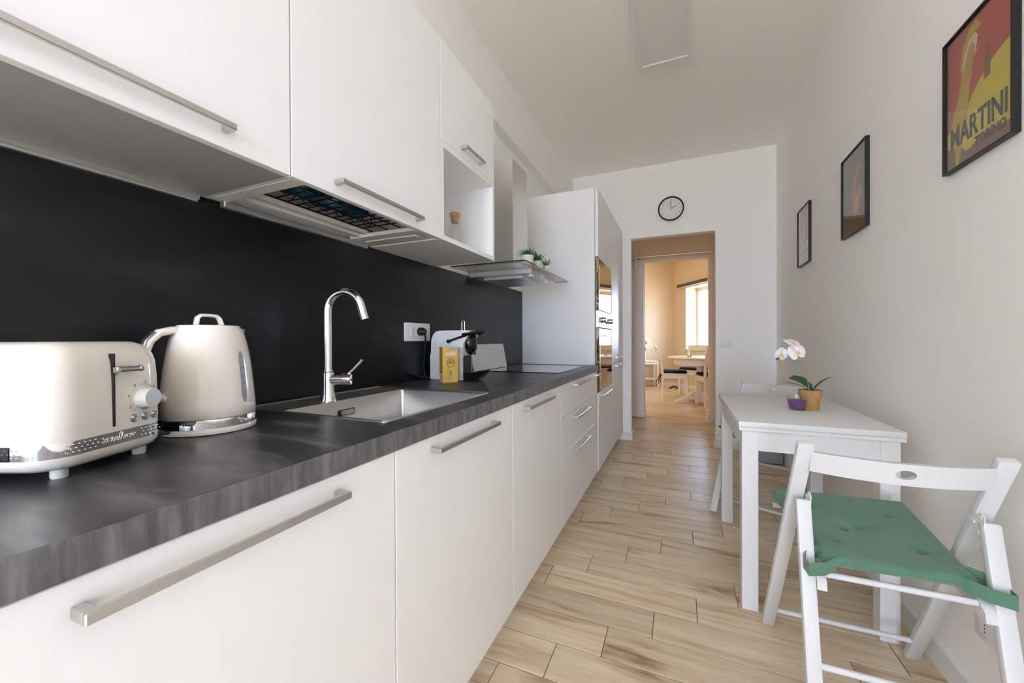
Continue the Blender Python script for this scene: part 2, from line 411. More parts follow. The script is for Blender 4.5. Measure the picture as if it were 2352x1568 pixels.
# skirting
b = MB(); b.prism([(xr(WIN_Y), WIN_Y, 0), (xr(WIN_Y) - .013, WIN_Y, 0), (xr(YF) - .013, YF - .012, 0), (xr(YF), YF - .012, 0)], (0, 0, .078)); struct('baseboard_right', b, 'white_trim')
b = MB(); b.box((-.576, YF - .014, 0), (-.473, YF, .08), .002); b.box((-.487, YF, 0), (-.473, YF + .112, .08), .002); b.box((.324, YF - .014, 0), (.845, YF, .08), .002); b.box((.324, YF, 0), (.338, YF + .112, .08), .002); struct('baseboard_far', b, 'white_trim')
# passage and dining room
YP = 5.85
struct('wall_passage_left', MB().box((-1.62, YF + .1, 0), (-1.5, YP, ZC)), 'passage_wall')
struct('wall_passage_right', MB().box((1.3, YF + .1, 0), (1.42, YP, ZC)), 'passage_wall')
b = MB(); b.box((-3.2, YP, 0), (-.455, YP + .1, 2.19)); b.box((.357, YP, 0), (2.5, YP + .1, 2.19)); b.box((-3.2, YP, 2.19), (2.5, YP + .1, ZC)); struct('wall_passage_far', b, 'passage_wall')
b = MB(); b.box((.343, YP - .014, 0), (1.3, YP, .085), .002); b.box((.343, YP, 0), (.357, YP + .11, .085), .002); b.box((-.455, YP, 0), (-.441, YP + .11, .085), .002); struct('baseboard_passage', b, 'white_trim')
struct('wall_dining_side', MB().box((-3.25, YP + .1, 0), (-3.13, 9.0, ZC)), 'cream_wall')


def wallbox(P, D, N, s0, s1, z0, z1, t0, t1, mb):
    a, c = P + D * s0, P + D * s1
    mb.prism([a + N * t0 + Vector((0, 0, z0)), c + N * t0 + Vector((0, 0, z0)), c + N * t1 + Vector((0, 0, z0)), a + N * t1 + Vector((0, 0, z0))], (0, 0, z1 - z0))


DLN = Vector((-0.393, 0.9195, 0))
b = MB(); wallbox(DC, DL, DLN, -.3, 3.4, 0, ZC, 0, .12, b); struct('wall_dining_back', b, 'cream_wall')
b = MB(); holes = ((.488, 1.65),); s = 0
for h0, h1 in holes:
    wallbox(DC, DW, DN, s, h0, 0, ZC, 0, .42, b); wallbox(DC, DW, DN, h0, h1, 0, .877, 0, .42, b); wallbox(DC, DW, DN, h0, h1, 2.245, ZC, 0, .42, b); s = h1
wallbox(DC, DW, DN, s, 4.9, 0, ZC, 0, .42, b); struct('wall_dining_window', b, 'cream_wall')
b = MB(); wallbox(DC, DW, -DN, 0, 4.75, 0, .08, 0, .014, b); wallbox(DC, DL, -DLN, 0, 3.2, 0, .08, 0, .014, b); struct('baseboard_dining', b, 'white_trim')
for i, (h0, h1) in enumerate(holes):
    b = MB()
    for t, w in ((h0, .07), (h1 - .07, .07), ((h0 + h1) / 2 - .05, .10)): wallbox(DC, DW, DN, t, t + w, .90, 2.225, .27, .33, b)
    for z in (.885, 2.165): wallbox(DC, DW, DN, h0, h1, z, z + .07, .27, .33, b)
    w_ = struct('window_%d' % (i + 2), b, 'white_trim')
    b = MB(); wallbox(DC, DW, DN, h0 + .05, h1 - .05, .93, 2.18, .295, .30, b); b.build('pane', 'glass', w_, smooth=0)
    b = MB(); wallbox(DC, DW, DN, h0 - .05, h1 + .05, .855, .877, -.03, .30, b); b.build('window_sill', 'white_trim', w_, smooth=0)
    for t in (.11, .24): pass
    if i == 0:
        b = MB()
        for z in (1.15, 1.95): wallbox(DC, DW, DN, h0 + .09, h0 + .11, z, z + .07, .25, .275, b)
        b.build('hinge', 'white_trim', w_, smooth=0)

# floor planks: wood-look tiles, each laid tile an object of its own where it shows
PW, PL, PY0, PX0, SH = 0.1575, 0.632, 1.213, -0.4135, 0.159


def plank_mesh(lx, ly):
    mb = MB(); mb.box((0, 0, -.006), (lx, ly, 0), .0009); return mb


_pc = {}


def lay(r, x0, x1, mb=None):
    y0 = PY0 + r * PW + .0018
    k = math.floor((x0 - (PX0 + r * SH)) / PL)
    while True:
        a = PX0 + r * SH + k * PL; k += 1
        if a > x1: break
        lo, hi = max(a, x0) + .0017, min(a + PL, x1) - .0017
        if hi - lo < .01: continue
        if mb is not None:
            mb.box((lo, y0, -.006), (hi, y0 + PW - .0036, 0)); continue
        key = round(hi - lo, 4)
        if key not in _pc:
            o = plank_mesh(hi - lo, PW - .0036).build('plank', 'plank', FLOOR, smooth=0); _pc[key] = o.data
        else:
            o = bpy.data.objects.new('plank', _pc[key]); COL.objects.link(o); o.parent = FLOOR
        o.location = (lo, y0, 0)


r0 = -4
for r in range(r0, 21): lay(r, -.70, .858)
for r in range(21, 32): lay(r, -1.0, .858 if r < 21 else .9)
b = MB()
for r in range(-60, r0): lay(r, -1.2, .84, b)
for r in range(r0, 21): lay(r, -1.2, -.70, b)
for r in range(21, 32): lay(r, -1.5, -1.0, b); lay(r, .9, 1.3, b)
for r in range(32, 57): lay(r, -3.1, 2.4, b)
b.build('plank_field', 'plank', FLOOR, smooth=0, kind='stuff')

# ------------------------------------------------------------------ kitchen run
WT = 0.91
XD = -0.576                                     # face of the base doors


def bar_handle(parent, y0, y1, z, xf, world=True):
    b = MB(); b.box((xf + .022, y0, z - .0065), (xf + .031, y1, z + .0065), .0015)
    for a in (y0, y1 - .012): b.box((xf - .001, a, z - .0065), (xf + .024, a + .012, z + .0065), .001)
    return b.build('handle', 'handle', parent, world=world, smooth=30, label='satin metal bar handle')


def base_cabinet(label, y0, y1, fronts, plinth=True):
    t = thing('base_cabinet', label, 'cabinet', (-.88, (y0 + y1) / 2, 0), 0, 'white base cabinets under the worktop')
    b = MB()
    for lo, hi in (((-1.195, y0 + .001, .095), (XD - .021, y0 + .017, .866)), ((-1.195, y1 - .017, .095), (XD - .021, y1 - .001, .866)), ((-1.195, y0 + .017, .095), (XD - .021, y1 - .017, .111)), ((-1.195, y0 + .017, .111), (-1.187, y1 - .017, .866)), ((XD - .10, y0 + .017, .85), (XD - .021, y1 - .017, .866))): b.box(lo, hi)
    b.build('carcass', 'lam_in', t, True, smooth=0)
    for nm, z0, z1, hy0, hy1, hz in fronts:
        d = MB().box((XD - .020, y0 + .0018, z0 + .0015), (XD, y1 - .0018, z1 - .0015), .0012).build(nm, 'lam', t, True, smooth=0)
        bar_handle(d, hy0, hy1, hz, XD)
    MB().box((-.66, y0, 0), (-.645, y1, .095)).build('plinth', 'lam', t, True, smooth=0)
    return t


base_cabinet('white base cabinet with a long bar handle, under the toaster and kettle', .036, .689, [('door', .095, .866, .189, .536, .830)])
base_cabinet('white base cabinet with one tall door, under the sink and tap', .689, 1.348, [('door', .095, .866, .823, 1.18, .832)])
base_cabinet('white base cabinet with one tall door, below the coffee machine', 1.348, 2.006, [('door', .095, .866, 1.459, 1.809, .833)])
base_cabinet('white base cabinet of three drawers under the induction hob', 2.006, 2.88, [('drawer', .682, .866, 2.26, 2.626, .840), ('drawer', .487, .682, 2.265, 2.627, .648), ('drawer', .095, .487, 2.268, 2.626, .455)])
base_cabinet('narrow white pull-out base cabinet between the drawers and the oven tower', 2.88, 3.0, [('door', .095, .866, 2.89, 2.985, .842)])

# worktop with a cut-out for the sink bowl
SX0, SX1, SY0, SY1 = -1.178, -.648, .745, 1.305
t = thing('worktop', 'dark slate-look worktop running along the left wall', 'worktop', (-.88, 1.5, .868))
b = MB()
for lo, hi in (((-1.2, .0, .868), (-.572, SY0 + .01, WT)), ((-1.2, SY1 - .01, .868), (-.572, 3.0, WT)), ((-1.2, SY0 + .01, .868), (SX0 + .01, SY1 - .01, WT)), ((SX1 - .01, SY0 + .01, .868), (-.572, SY1 - .01, WT))): b.box(lo, hi)
b.build('slab', 'worktop', t, True, smooth=0)
MB().box((-.572, .0, .868), (-.568, 3.0, WT), .001).build('front_edge', 'wtedge', t, True, smooth=0, label='grey wood-grain front edge')
o = MB().box((-1.199, .0, WT), (-1.190, 3.0, 1.5)).build('backsplash', 'splash'); tag(o, 'black slate-look splashback panel between worktop and wall cabinets', 'splashback')

# sink
t = thing('kitchen_sink', 'stainless steel sink set into the dark worktop below the tap', 'sink', ((SX0 + SX1) / 2, (SY0 + SY1) / 2, WT - .2))
BX0, BX1, BY0, BY1 = -1.04, -.668, .765, 1.285
b = MB()


def ring_faces(b, o_, i_, z0, z1):
    A = [b.bm.verts.new((x, y, z0)) for x, y in o_]; B = [b.bm.verts.new((x, y, z1)) for x, y in i_]; n = len(A)
    for k in range(n): b.bm.faces.new((A[k], A[(k + 1) % n], B[(k + 1) % n], B[k]))


cx, cy = (SX0 + SX1) / 2, (SY0 + SY1) / 2; hx, hy = (SX1 - SX0) / 2, (SY1 - SY0) / 2
bx, by = (BX0 + BX1) / 2, (BY0 + BY1) / 2; bhx, bhy = (BX1 - BX0) / 2, (BY1 - BY0) / 2
O0, O1, O2 = rrect(cx, cy, hx, hy, .018), rrect(cx, cy, hx - .003, hy - .003, .016), rrect(cx, cy, hx - .009, hy - .009, .012)
ring_faces(b, O0, O0, WT - .004, WT + .002); ring_faces(b, O0, O1, WT + .002, WT + .0045); ring_faces(b, O1, O2, WT + .0045, WT - .001)
Bw = rrect(bx, by, bhx, bhy, .016); Bw2 = rrect(bx, by, bhx - .002, bhy - .002, .014); Bb = rrect(bx, by, bhx - .006, bhy - .006, .014); Bc = rrect(bx, by, bhx - .02, bhy - .02, .01)
ring_faces(b, O2, Bw, WT - .001, WT - .001); ring_faces(b, Bw, Bw2, WT - .001, WT - .004); ring_faces(b, Bw2, Bb, WT - .004, WT - .185); ring_faces(b, Bb, Bc, WT - .185, WT - .2)
b.poly([(x, y, WT - .2) for x, y in Bc]); b.build('basin', 'sink_steel', t, True, smooth=35)
MB().lathe([(.02, 0), (.045, .001), (.047, .003), (.0, .003)], (bx, by, WT - .199), 24).build('drain', 'chrome', t, True)
of = MB(); pts = rrect(.995, .868, .032, .0105, .004, 3)
of.prism([(BX0 + .0065, a, c) for a, c in pts], (.003, 0, 0)).build('overflow', 'black', t, True, smooth=0)
MB().prism([(BX0 + .009, a, c) for a, c in rrect(.995, .868, .029, .008, .003, 3)], (.0012, 0, 0)).build('overflow_plate', 'sink_steel', t, True, smooth=0)

# tap
t = thing('kitchen_tap', 'tall chrome swan-neck tap behind the sink', 'tap', (-1.065, .945, WT), 0)
b = MB(); b.lathe([(.027, 0), (.027, .006), (.0235, .012), (.021, .03), (.0205, .06), (.0195, .095), (.0165, .098), (.0165, .104)], (0, 0, -.001), 28); b.build('tap_body', 'chrome', t)
sd = Vector((math.cos(R(12)), math.sin(R(12)), 0)); ra = .062; zc = .295
path = [(0, 0, .10), (0, 0, .16), (0, 0, .22), (0, 0, zc - .02)] + [sd * (ra - ra * math.cos(a)) + Vector((0, 0, zc + ra * math.sin(a))) for a in [PI * k / 16 * .93 for k in range(17)]]
e0, e1 = Vector(path[-2]), Vector(path[-1]); path.append(e1 + (e1 - e0).normalized() * .045)
b = MB(); b.tube(path, [.0135] * 3 + [.0132] * (len(path) - 3), 16); b.build('spout', 'chrome', t, smooth=60)
ld = Vector((math.cos(R(30)), math.sin(R(30)), 0))
b = MB(); b.lathe([(.0185, .0), (.0185, .034), (.0172, .035), (.0172, .037), (.0188, .038), (.0188, .062), (.014, .065)], (ld.x * .012, ld.y * .012, .070), 24, axis=ld); b.build('cartridge', 'chrome', t)
b = MB(); lp = Vector((ld.x * .062, ld.y * .062, .086)); b.tube([lp, lp + ld * .02 + Vector((0, 0, .018)), lp + ld * .042 + Vector((0, 0, .042)), lp + ld * .048 + Vector((0, 0, .049))], [.004, .0042, .0048, .0052], 10); b.build('lever', 'chrome', t)
MB().ball(Vector((ld.x * .056, ld.y * .056 - .007, .087)), .0032).build('red_dot', 'red', t)

# wall cabinets
XU, ZU0, ZU1 = -.84, 1.497, 2.265


def wall_unit(label, y0, y1):
    return thing('wall_cabinet', label, 'cabinet', (-1.02, (y0 + y1) / 2, ZU0), 0, 'white wall cabinets above the worktop')


def shell(t, y0, y1, bottom=True):
    b = MB(); p = .016; x0, x1, z0, z1 = XL + .001, XU - .0215, ZU0 + .003, ZU1
    b.box((x0, y0 + .0005, z0), (x1, y0 + p, z1)); b.box((x0, y1 - p, z0), (x1, y1 - .0005, z1)); b.box((x0, y0 + p, z1 - p), (x1, y1 - p, z1))
    b.box((x0, y0 + p, z0 + .004), (x0 + .006, y1 - p, z1 - p))
    if bottom: b.box((x0 + .006, y0 + p, z0), (x1, y1 - p, z0 + p))
    return b.build('carcass', 'lam_in', t, True, smooth=0)


t = wall_unit('white wall cabinet with a lift-up door, above the toaster and kettle', .0, .645); shell(t, 0, .645)
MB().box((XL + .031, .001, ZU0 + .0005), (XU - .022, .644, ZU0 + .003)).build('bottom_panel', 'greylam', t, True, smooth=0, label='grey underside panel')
d = MB().box((XU - .02, .0018, ZU0), (XU, .6432, ZU1), .0012).build('door', 'lam', t, True, smooth=0); bar_handle(d, .143, .505, 1.535, XU)
b = MB(); b.box((XL + .012, .0, ZU0 - .012), (XL + .03, .632, ZU0 + .002), .001); b.box((XL + .010, .0, ZU0 - .016), (XL + .020, .632, ZU0 - .011)); b.build('light_strip', 'alu', t, True, smooth=0, label='aluminium strip light under the cabinet')

t = wall_unit('white wall cabinet with an open dish rack underside, above the sink', .645, 1.275); shell(t, .645, 1.275, False)
d = MB().box((XU - .02, .6468, ZU0), (XU, 1.2732, ZU1), .0012).build('door', 'lam', t, True, smooth=0); bar_handle(d, .771, 1.131, 1.530, XU)
b = MB(); b.box((XL + .03, .662, ZU0 + .002), (XU - .0215, .70, ZU0 + .018), .001); b.box((XL + .03, 1.145, ZU0 + .002), (XU - .0215, 1.258, ZU0 + .016), .001); b.box((XL + .06, .70, ZU0 + .006), (XL + .085, 1.145, ZU0 + .02)); b.box((XL + .10, .70, ZU0 + .012), (XL + .118, 1.145, ZU0 + .03))
b.box((XL + .06, 1.195, ZU0 - .001), (XU - .06, 1.222, ZU0 + .003), .001)
b.build('bottom_frame', 'cream_mat', t, True, smooth=0)
b = MB(); b.box((XL + .012, .69, ZU0 - .014), (XL + .034, 1.24, ZU0 + .004), .002); b.build('light_strip', 'alu', t, True, smooth=0)
b = MB(); zr = ZU0 + .028
k = .71
while k < 1.15: b.tube([(XL + .125, k, zr), (XU - .03, k, zr)], .0022, 6); k += .034
for x in (XL + .13, XL + .20, XU - .10, XU - .05): b.tube([(x, .70, zr - .004), (x, 1.16, zr - .004)], .0026, 6)
for k in range(6):
    y = .80 + k * .062; b.tube([(XL + .15, y + .022 * math.cos(a), zr + .026 + .026 * math.sin(a)) for a in [2 * PI * q / 12 for q in range(12)]], .002, 6, closed=True)
b.build('dish_rack', 'wire', t, True)
for i, (y, x, r_, lb) in enumerate(((.765, XL + .235, .066, 'teal bowl upside down in the dish rack, nearest the toaster'), (.885, XL + .215, .060, 'teal bowl upside down in the dish rack, second from the toaster end'), (.99, XL + .21, .045, 'small teal cup upside down in the dish rack, nearest the coffee machine'))):
    b = MB(); z0 = zr + .003; b.lathe([(r_, 0), (r_ * .97, .012), (r_ * .75, .05), (r_ * .45, .07), (r_ * .4, .078), (.001, .076), (.001, .070), (r_ * .42, .066), (r_ * .70, .048), (r_ * .93, .012), (r_ * .95, 0), (r_, 0)], (x, y, z0), 28, cap=(False, False))
    tag(b.build('bowl' if i < 2 else 'cup', 'teal'), lb, 'crockery', 'teal crockery in the dish rack')

t = wall_unit('white wall cabinet with a short door over an open niche, nearest the cooker hood', 1.275, 1.748)
b = MB(); x0, x1 = XL + .001, XU - .0215
b.box((x0, 1.2755, ZU0), (XU, 1.297, 1.877)); b.box((x0, 1.731, ZU0), (XU, 1.7475, 1.877)); b.box((x0, 1.2755, 1.877), (x1, 1.291, ZU1)); b.box((x0, 1.731, 1.877), (x1, 1.7475, ZU1)); b.box((x0, 1.291, ZU1 - .016), (x1, 1.731, ZU1))
b.box((x0, 1.297, ZU0), (XU, 1.731, 1.516)); b.box((x0, 1.297, 1.857), (XU, 1.731, 1.877)); b.box((x0, 1.297, 1.516), (x0 + .008, 1.731, ZU1 - .016)); b.build('carcass', 'lam', t, True, smooth=0)
d = MB().box((XU - .02, 1.2768, 1.879), (XU, 1.7462, ZU1), .0012).build('door', 'lam', t, True, smooth=0); bar_handle(d, 1.43, 1.597, 1.915, XU)

# bottle in the niche
t = thing('glass_bottle', 'clear glass bottle with a cork stopper in the open niche', 'bottle', (-1.0, 1.64, 1.517))
b = MB(); pr_ = [(.0, .001), (.031, .001), (.033, .006), (.033, .115), (.030, .13), (.0215, .152), (.0205, .178), (.0225, .182)]
b.lathe(pr_ + [(r_ - .0018, z - .0) for r_, z in pr_[::-1][:-1]] + [(.0, .004)], (0, 0, 0), 28, cap=(False, False)); b.build('bottle', 'glass', t)
MB().lathe([(.018, .158), (.0205, .183), (.0245, .186), (.0255, .203), (.0235, .206), (.0, .206)], (0, 0, 0), 20).build('cork', 'cork', t)

# ------------------------------------------------------------------ oven tower and pantry
XT = -.572
t = thing('oven_tower', 'tall white cabinet holding the built-in microwave and oven', 'cabinet', (-.88, 3.34, 0), 0, 'tall white cabinets at the far end')
b = MB(); b.box((-1.199, 3.021, .095), (-.596, 3.037, 2.266)); b.box((-1.199, 3.653, .095), (-.596, 3.668, 2.266)); b.box((-1.199, 3.037, 2.25), (-.596, 3.653, 2.266)); b.box((-1.199, 3.037, .095), (-1.19, 3.653, 2.25))
for z in (.095, .680, 1.322, 1.735): b.box((-1.19, 3.037, z), (-.596, 3.653, z + .012))
b.build('carcass', 'lam_in', t, True, smooth=0)
MB().box((-1.198, 3.001, .095), (-.596, 3.02, 2.268), .0008).build('side_panel', 'lam', t, True, smooth=0)
MB().box((-.594, 3.023, 1.745), (XT, 3.667, 2.27), .0012).build('door', 'lam', t, True, smooth=0)
d = MB().box((-.594, 3.023, .095), (XT, 3.667, .692), .0012).build('drawer', 'lam', t, True, smooth=0); bar_handle(d, 3.16, 3.53, .662, XT)
MB().box((-.66, 3.001, 0), (-.645, 3.668, .095)).build('plinth', 'lam', t, True, smooth=0)

t = thing('tall_cabinet', 'tall white pantry cabinet with two doors, beside the far doorway', 'cabinet', (-.88, 4.06, 0), 0, 'tall white cabinets at the far end')
MB().box((-1.199, 3.67, .095), (-.596, 4.435, 2.266)).build('carcass', 'lam_in', t, True, smooth=0)
for z0, z1, hz in ((.095, .878, .848), (.882, 2.27, .930)):
    d = MB().box((-.594, 3.672, z0), (XT, 4.433, z1), .0012).build('door', 'lam', t, True, smooth=0); bar_handle(d, 3.86, 4.24, hz, XT)
MB().box((-.66, 3.67, 0), (-.645, 4.435, .095)).build('plinth', 'lam', t, True, smooth=0)
MB().box((-1.199, 4.436, 0), (-.576, 4.459, 2.266)).build('filler_panel', 'lam', t, True, smooth=0)

t = thing('microwave', 'built-in microwave with a bronze mirror front, above the oven', 'microwave', (-.88, 3.345, 1.336))
MB().box((-1.1, 3.045, 1.338), (-.594, 3.64, 1.732)).build('housing', 'blackmat', t, True, smooth=0)
MB().box((-.594, 3.040, 1.336), (XT + .002, 3.645, 1.742), .002).build('front_frame', 'ovenglass', t, True, smooth=0)
MB().box((XT + .002, 3.058, 1.385), (XT + .005, 3.60, 1.682)).build('door_glass', 'ovenglass', t, True, smooth=0)
for z in (1.739, 1.336): MB().box((XT + .002, 3.045, z), (XT + .006, 3.64, z + .004)).build('trim_strip', 'steel', t, True, smooth=0)
t = thing('oven', 'built-in oven with a bronze mirror door and a bar handle, below the microwave', 'oven', (-.88, 3.345, .694))
MB().box((-1.14, 3.045, .70), (-.594, 3.64, 1.318)).build('housing', 'blackmat', t, True, smooth=0)
MB().box((-.594, 3.040, .696), (XT + .004, 3.645, 1.192), .002).build('door', 'ovenglass', t, True, smooth=0)
MB().box((-.594, 3.040, 1.200), (XT + .002, 3.645, 1.332), .002).build('control_panel', 'steel', t, True, smooth=0)
MB().box((XT + .004, 3.075, .735), (XT + .006, 3.61, 1.09)).build('door_glass', 'ovenglass', t, True, smooth=0)
b = MB(); b.box((XT + .034, 3.06, 1.132), (XT + .046, 3.63, 1.150), .003)
for y in (3.09, 3.59): b.box((XT + .003, y, 1.135), (XT + .036, y + .018, 1.147), .001)
b.build('handle', 'handle', t, True, smooth=30)
for y in (3.17, 3.50): MB().lathe([(.026, 0), (.026, .004), (.022, .006), (.021, .034), (.018, .037), (.0, .037)], (XT + .002, y, 1.262), 20, axis=(1, 0, 0)).build('knob', 'handle', t, True)
MB().box((XT + .002, 3.26, 1.235), (XT + .003, 3.42, 1.29)).build('display', 'black', t, True, smooth=0)

# hob
t = thing('induction_hob', 'black glass hob set flush on the worktop beside the oven tower', 'hob', (-.88, 2.5, WT))
MB().box((-1.125, 2.19, WT), (-.643, 2.805, WT + .0045), .0015).build('glass_plate', 'glassblack', t, True, smooth=0)
for x, y, r_ in ((-.99, 2.34, .08), (-.99, 2.66, .1), (-.79, 2.34, .1), (-.79, 2.66, .075)): MB().lathe([(r_, 0), (r_, .0002), (r_ - .002, .0002), (r_ - .002, 0)], (x, y, WT + .0045), 40, cap=(False, False)).build('zone_marking', 'greyprint', t, True)
o = MB()
cp = [(-.0, 2.105, .0), (0, 2.60, .0)] + []
pts = [(2.105, .914), (2.595, .914), (2.595, 1.066)] + arc((2.583, 1.066), .012, 0, PI / 2, 4, lambda a, c: (a, c)) + arc((2.117, 1.066), .012, PI / 2, PI, 4, lambda a, c: (a, c))
o.prism([(-1.151 - (z - .914) * .18, y, z) for y, z in pts], (-.008, 0, .0012)); tag(o.build('chopping_board', 'whiteplastic', smooth=30), 'white rectangular board leaning on the splashback behind the hob', 'board')

# hood
t = thing('cooker_hood', 'stainless cooker hood with a glass visor and chimney', 'hood', (-1.0, 2.35, 1.475))
b = MB(); b.box((XL, 2.22, 1.53), (-.94, 2.47, 1.96), .001); b.box((XL, 2.223, 1.955), (-.943, 2.467, 2.228), .001); b.build('chimney', 'steel', t, True, smooth=0)
b = MB()
for k in range(7): b.box((-1.062, 2.2215, 2.115 + k * .0115), (-1.03, 2.2235, 2.1185 + k * .0115))
for k in range(7): b.box((-1.105, 2.2215, 2.115 + k * .0115), (-1.07, 2.2235, 2.1185 + k * .0115))
b.build('vent_slots', 'cream_mat', t, True, smooth=0, kind='stuff')
MB().box((-1.1888, 2.12, 1.492), (-.784, 2.58, 1.522), .001).build('canopy', 'steel', t, True, smooth=0)
MB().box((-1.12, 2.18, 1.476), (-.86, 2.52, 1.494), .001).build('filter', 'steel', t, True, smooth=0)
gp = [(XL, 1.92), (-.765, 1.92)] + [(-.765 + .02 * math.sin(a), 1.94 - .02 * math.cos(a)) for a in (.4, .8, 1.2, PI / 2)] + [(-.745, 2.78), (XL, 2.78)]
g = MB().prism([(x, y, 1.5235) for x, y in gp], (0, 0, .006)).build('visor_glass', 'hoodglass', t, True, smooth=0)
b = MB()
e = [(x, y, 1.5265) for x, y in gp]
b.tube(e, .0033, 6); b.build('glass_edge', 'glassedge', g, True, smooth=60, label='dark polished edge of the glass visor')
b = MB()
for k in range(4): b.lathe([(.006, 0), (.006, .004), (.0, .0045)], (-.784, 2.31 + k * .024, 1.506), 10, axis=(1, 0, 0))
b.build('button_row', 'chrome', t, True)
for y in (2.20, 2.50): MB().lathe([(.022, 0), (.022, -.003), (.0, -.003)], (-.82, y, 1.492), 16).build('lamp', 'chrome', t, True)


def succulent(nm, label, x, y, pr_, ph, n, ln, lw, m, spread, seed):
    rnd = random.Random(seed)
    t = thing(nm, label, 'plant', (x, y, 1.5298), 0, 'small succulents on the hood')
    MB().lathe([(pr_ * .86, 0), (pr_ * .97, ph * .5), (pr_, ph), (pr_ * .9, ph), (pr_ * .88, ph * .85), (.0, ph * .85)], (0, 0, 0), 24).build('pot', 'whitepot', t)
    b = MB()
    for k in range(n):
        a = k * 2.399; tl = spread * math.sqrt((k + .5) / n); d = Vector((math.cos(a) * math.sin(tl), math.sin(a) * math.sin(tl), math.cos(tl))); L_ = ln * (1 - .25 * rnd.random())
        sd_ = Vector((-math.sin(a), math.cos(a), 0)); base = Vector((0, 0, ph * .9)) + Vector((math.cos(a), math.sin(a), 0)) * .004
        P = [base + d * (L_ * q) + Vector((math.cos(a), math.sin(a), 0)) * (L_ * .18 * q * q) + Vector((0, 0, -.1 * L_ * q * q)) for q in (0, .35, .7, 1)]
        ws = (lw * .7, lw, lw * .7, .0004)
        n_ = d.cross(sd_)
        b.rings([[p + sd_ * w, p + n_ * w * .35, p - sd_ * w, p - n_ * w * .35] for p, w in zip(P, ws)])
    b.build('leaf_rosette', m, t, smooth=60)
    return t


succulent('potted_succulent', 'spiky green succulent in the widest white pot on the hood glass', -.79, 2.07, .036, .052, 60, .062, .0042, 'leaf2', 1.35, 1)
succulent('potted_succulent', 'broad-leaved dark green aloe in the middle white pot on the hood glass', -.79, 2.235, .030, .050, 18, .072, .008, 'leaf2', .95, 2)
succulent('potted_succulent', 'light green thin-leaved succulent in the smallest white pot on the hood glass', -.785, 2.40, .022, .050, 16, .066, .0045, 'leaf3', .85, 3)

# ------------------------------------------------------------------ toaster (control face looks along local +x)
E_ = Vector((-.399, .917, 0)); Nn = Vector((.917, .399, 0)); Mf = Vector((-.8325, .3345, 0)) - E_ * .0062
t = thing('toaster', 'cream long-slot toaster with a chrome band, at the left end of the worktop', 'toaster', (Mf.x, Mf.y, WT), math.atan2(Nn.y, Nn.x))
TW, TL = .0955, .30


def loft(mb, cx, cy, hx, hy, r, secs):
    mb.rings([[(x, y, z) for x, y in rrect(cx, cy, hx - i, hy - i, max(r - i * .6, .006), 8)] for z, i in secs])


b = MB(); loft(b, -TL / 2, 0, TL / 2, TW, .040, [(.014, .022), (.0155, .012), (.021, .004), (.028, .0005), (.0345, 0)]); b.build('base_shell', 'cream', t, smooth=60)
b = MB(); loft(b, -TL / 2, 0, TL / 2, TW, .040, [(.0555, 0), (.09, .0003), (.14, .0012), (.165, .0028), (.178, .006), (.187, .011), (.194, .018), (.1985, .027), (.1995, .034)]); b.build('body_shell', 'cream', t, smooth=60)
b = MB(); loft(b, -TL / 2, 0, TL / 2 - .0006, TW - .0006, .040, [(.0345, 0), (.0348, 0), (.0552, 0), (.0555, 0)]); bd = b.build('chrome_band', 'chrome', t, smooth=60)
b = MB()
for y0, y1 in ((-.072, -.030), (.040, .074)):
    n = int((y1 - y0) / .0075)
    for i in range(n + 1):
        for j in range(3): b.ball((-.0004, y0 + i * .0075 + (.0037 if j % 2 else 0), .0395 + j * .0055), .0013, (.7, 1, 1), 6, 4)
for i in range(7):
    for j in range(3): b.ball((-.045 - i * .0075 - (.0037 if j % 2 else 0), -TW + .0004, .0395 + j * .0055), .0013, (1, .7, 1), 6, 4)
b.build('dimples', 'chrome', bd, kind='stuff')
b = MB(); script_logo(b, lambda s, q: Vector((.0008, -.0 + s + .002, .0452 + q)), .056, .0075, .0006); b.build('script_logo', 'chrome', bd, smooth=60)
MB().box((-.20, -TW - .0003, .0352), (-.055, -TW + .01, .0549)).build('dark_band_end', 'black', bd, smooth=0)
MB().box((-.006, -.0095, .064), (.0006, -.0047, .180), .0006).build('lever_slot', 'frameblack', t, smooth=0)
b = MB(); b.box((.0, -.010, .148), (.010, -.004, .160), .002); b.tube([(.009, -.009, .154), (.011, .0075, .1543), (.011, .0245, .1545)], [.0058, .0050, .0043], 10); b.ball((.0115, .0255, .1545), .0056); b.build('lever', 'handle', t)
kb = MB().lathe([(.0175, 0), (.0172, .004), (.0165, .005), (.0162, .0165), (.0155, .018), (.0, .018)], (-.0008, .043, .103), 28, axis=(1, 0, 0)).build('browning_knob', 'cream_mat', t)
b = MB(); b.lathe([(.0138, 0), (.0138, .0007), (0, .0007)], (.0173, .043, .103), 28, axis=(1, 0, 0)); b.build('knob_cap', 'steel', kb)
b = MB(); b.bar((.0183, .0435, .1035), (.0183, .0375, .1115), .0017, .0008, (1, 0, 0)); b.build('knob_mark', 'cream_mat', kb, smooth=0)
b = MB(); b.tube([(.0003, .043 + .0235 * math.cos(a), .103 + .0235 * math.sin(a)) for a in [R(40 + 170 * k / 16) for k in range(17)]], .00022, 4); b.build('dial_marking', 'greyprint', t)
for k in range(5):
    a = R(40 + 42.5 * k); text_part('dial_number', str(6 - k) if k else '6', .0055, (.0004, .043 + .027 * math.cos(a), .103 + .027 * math.sin(a)), (0, 1, 0), (0, 0, 1), 'greyprint', t, world=False)
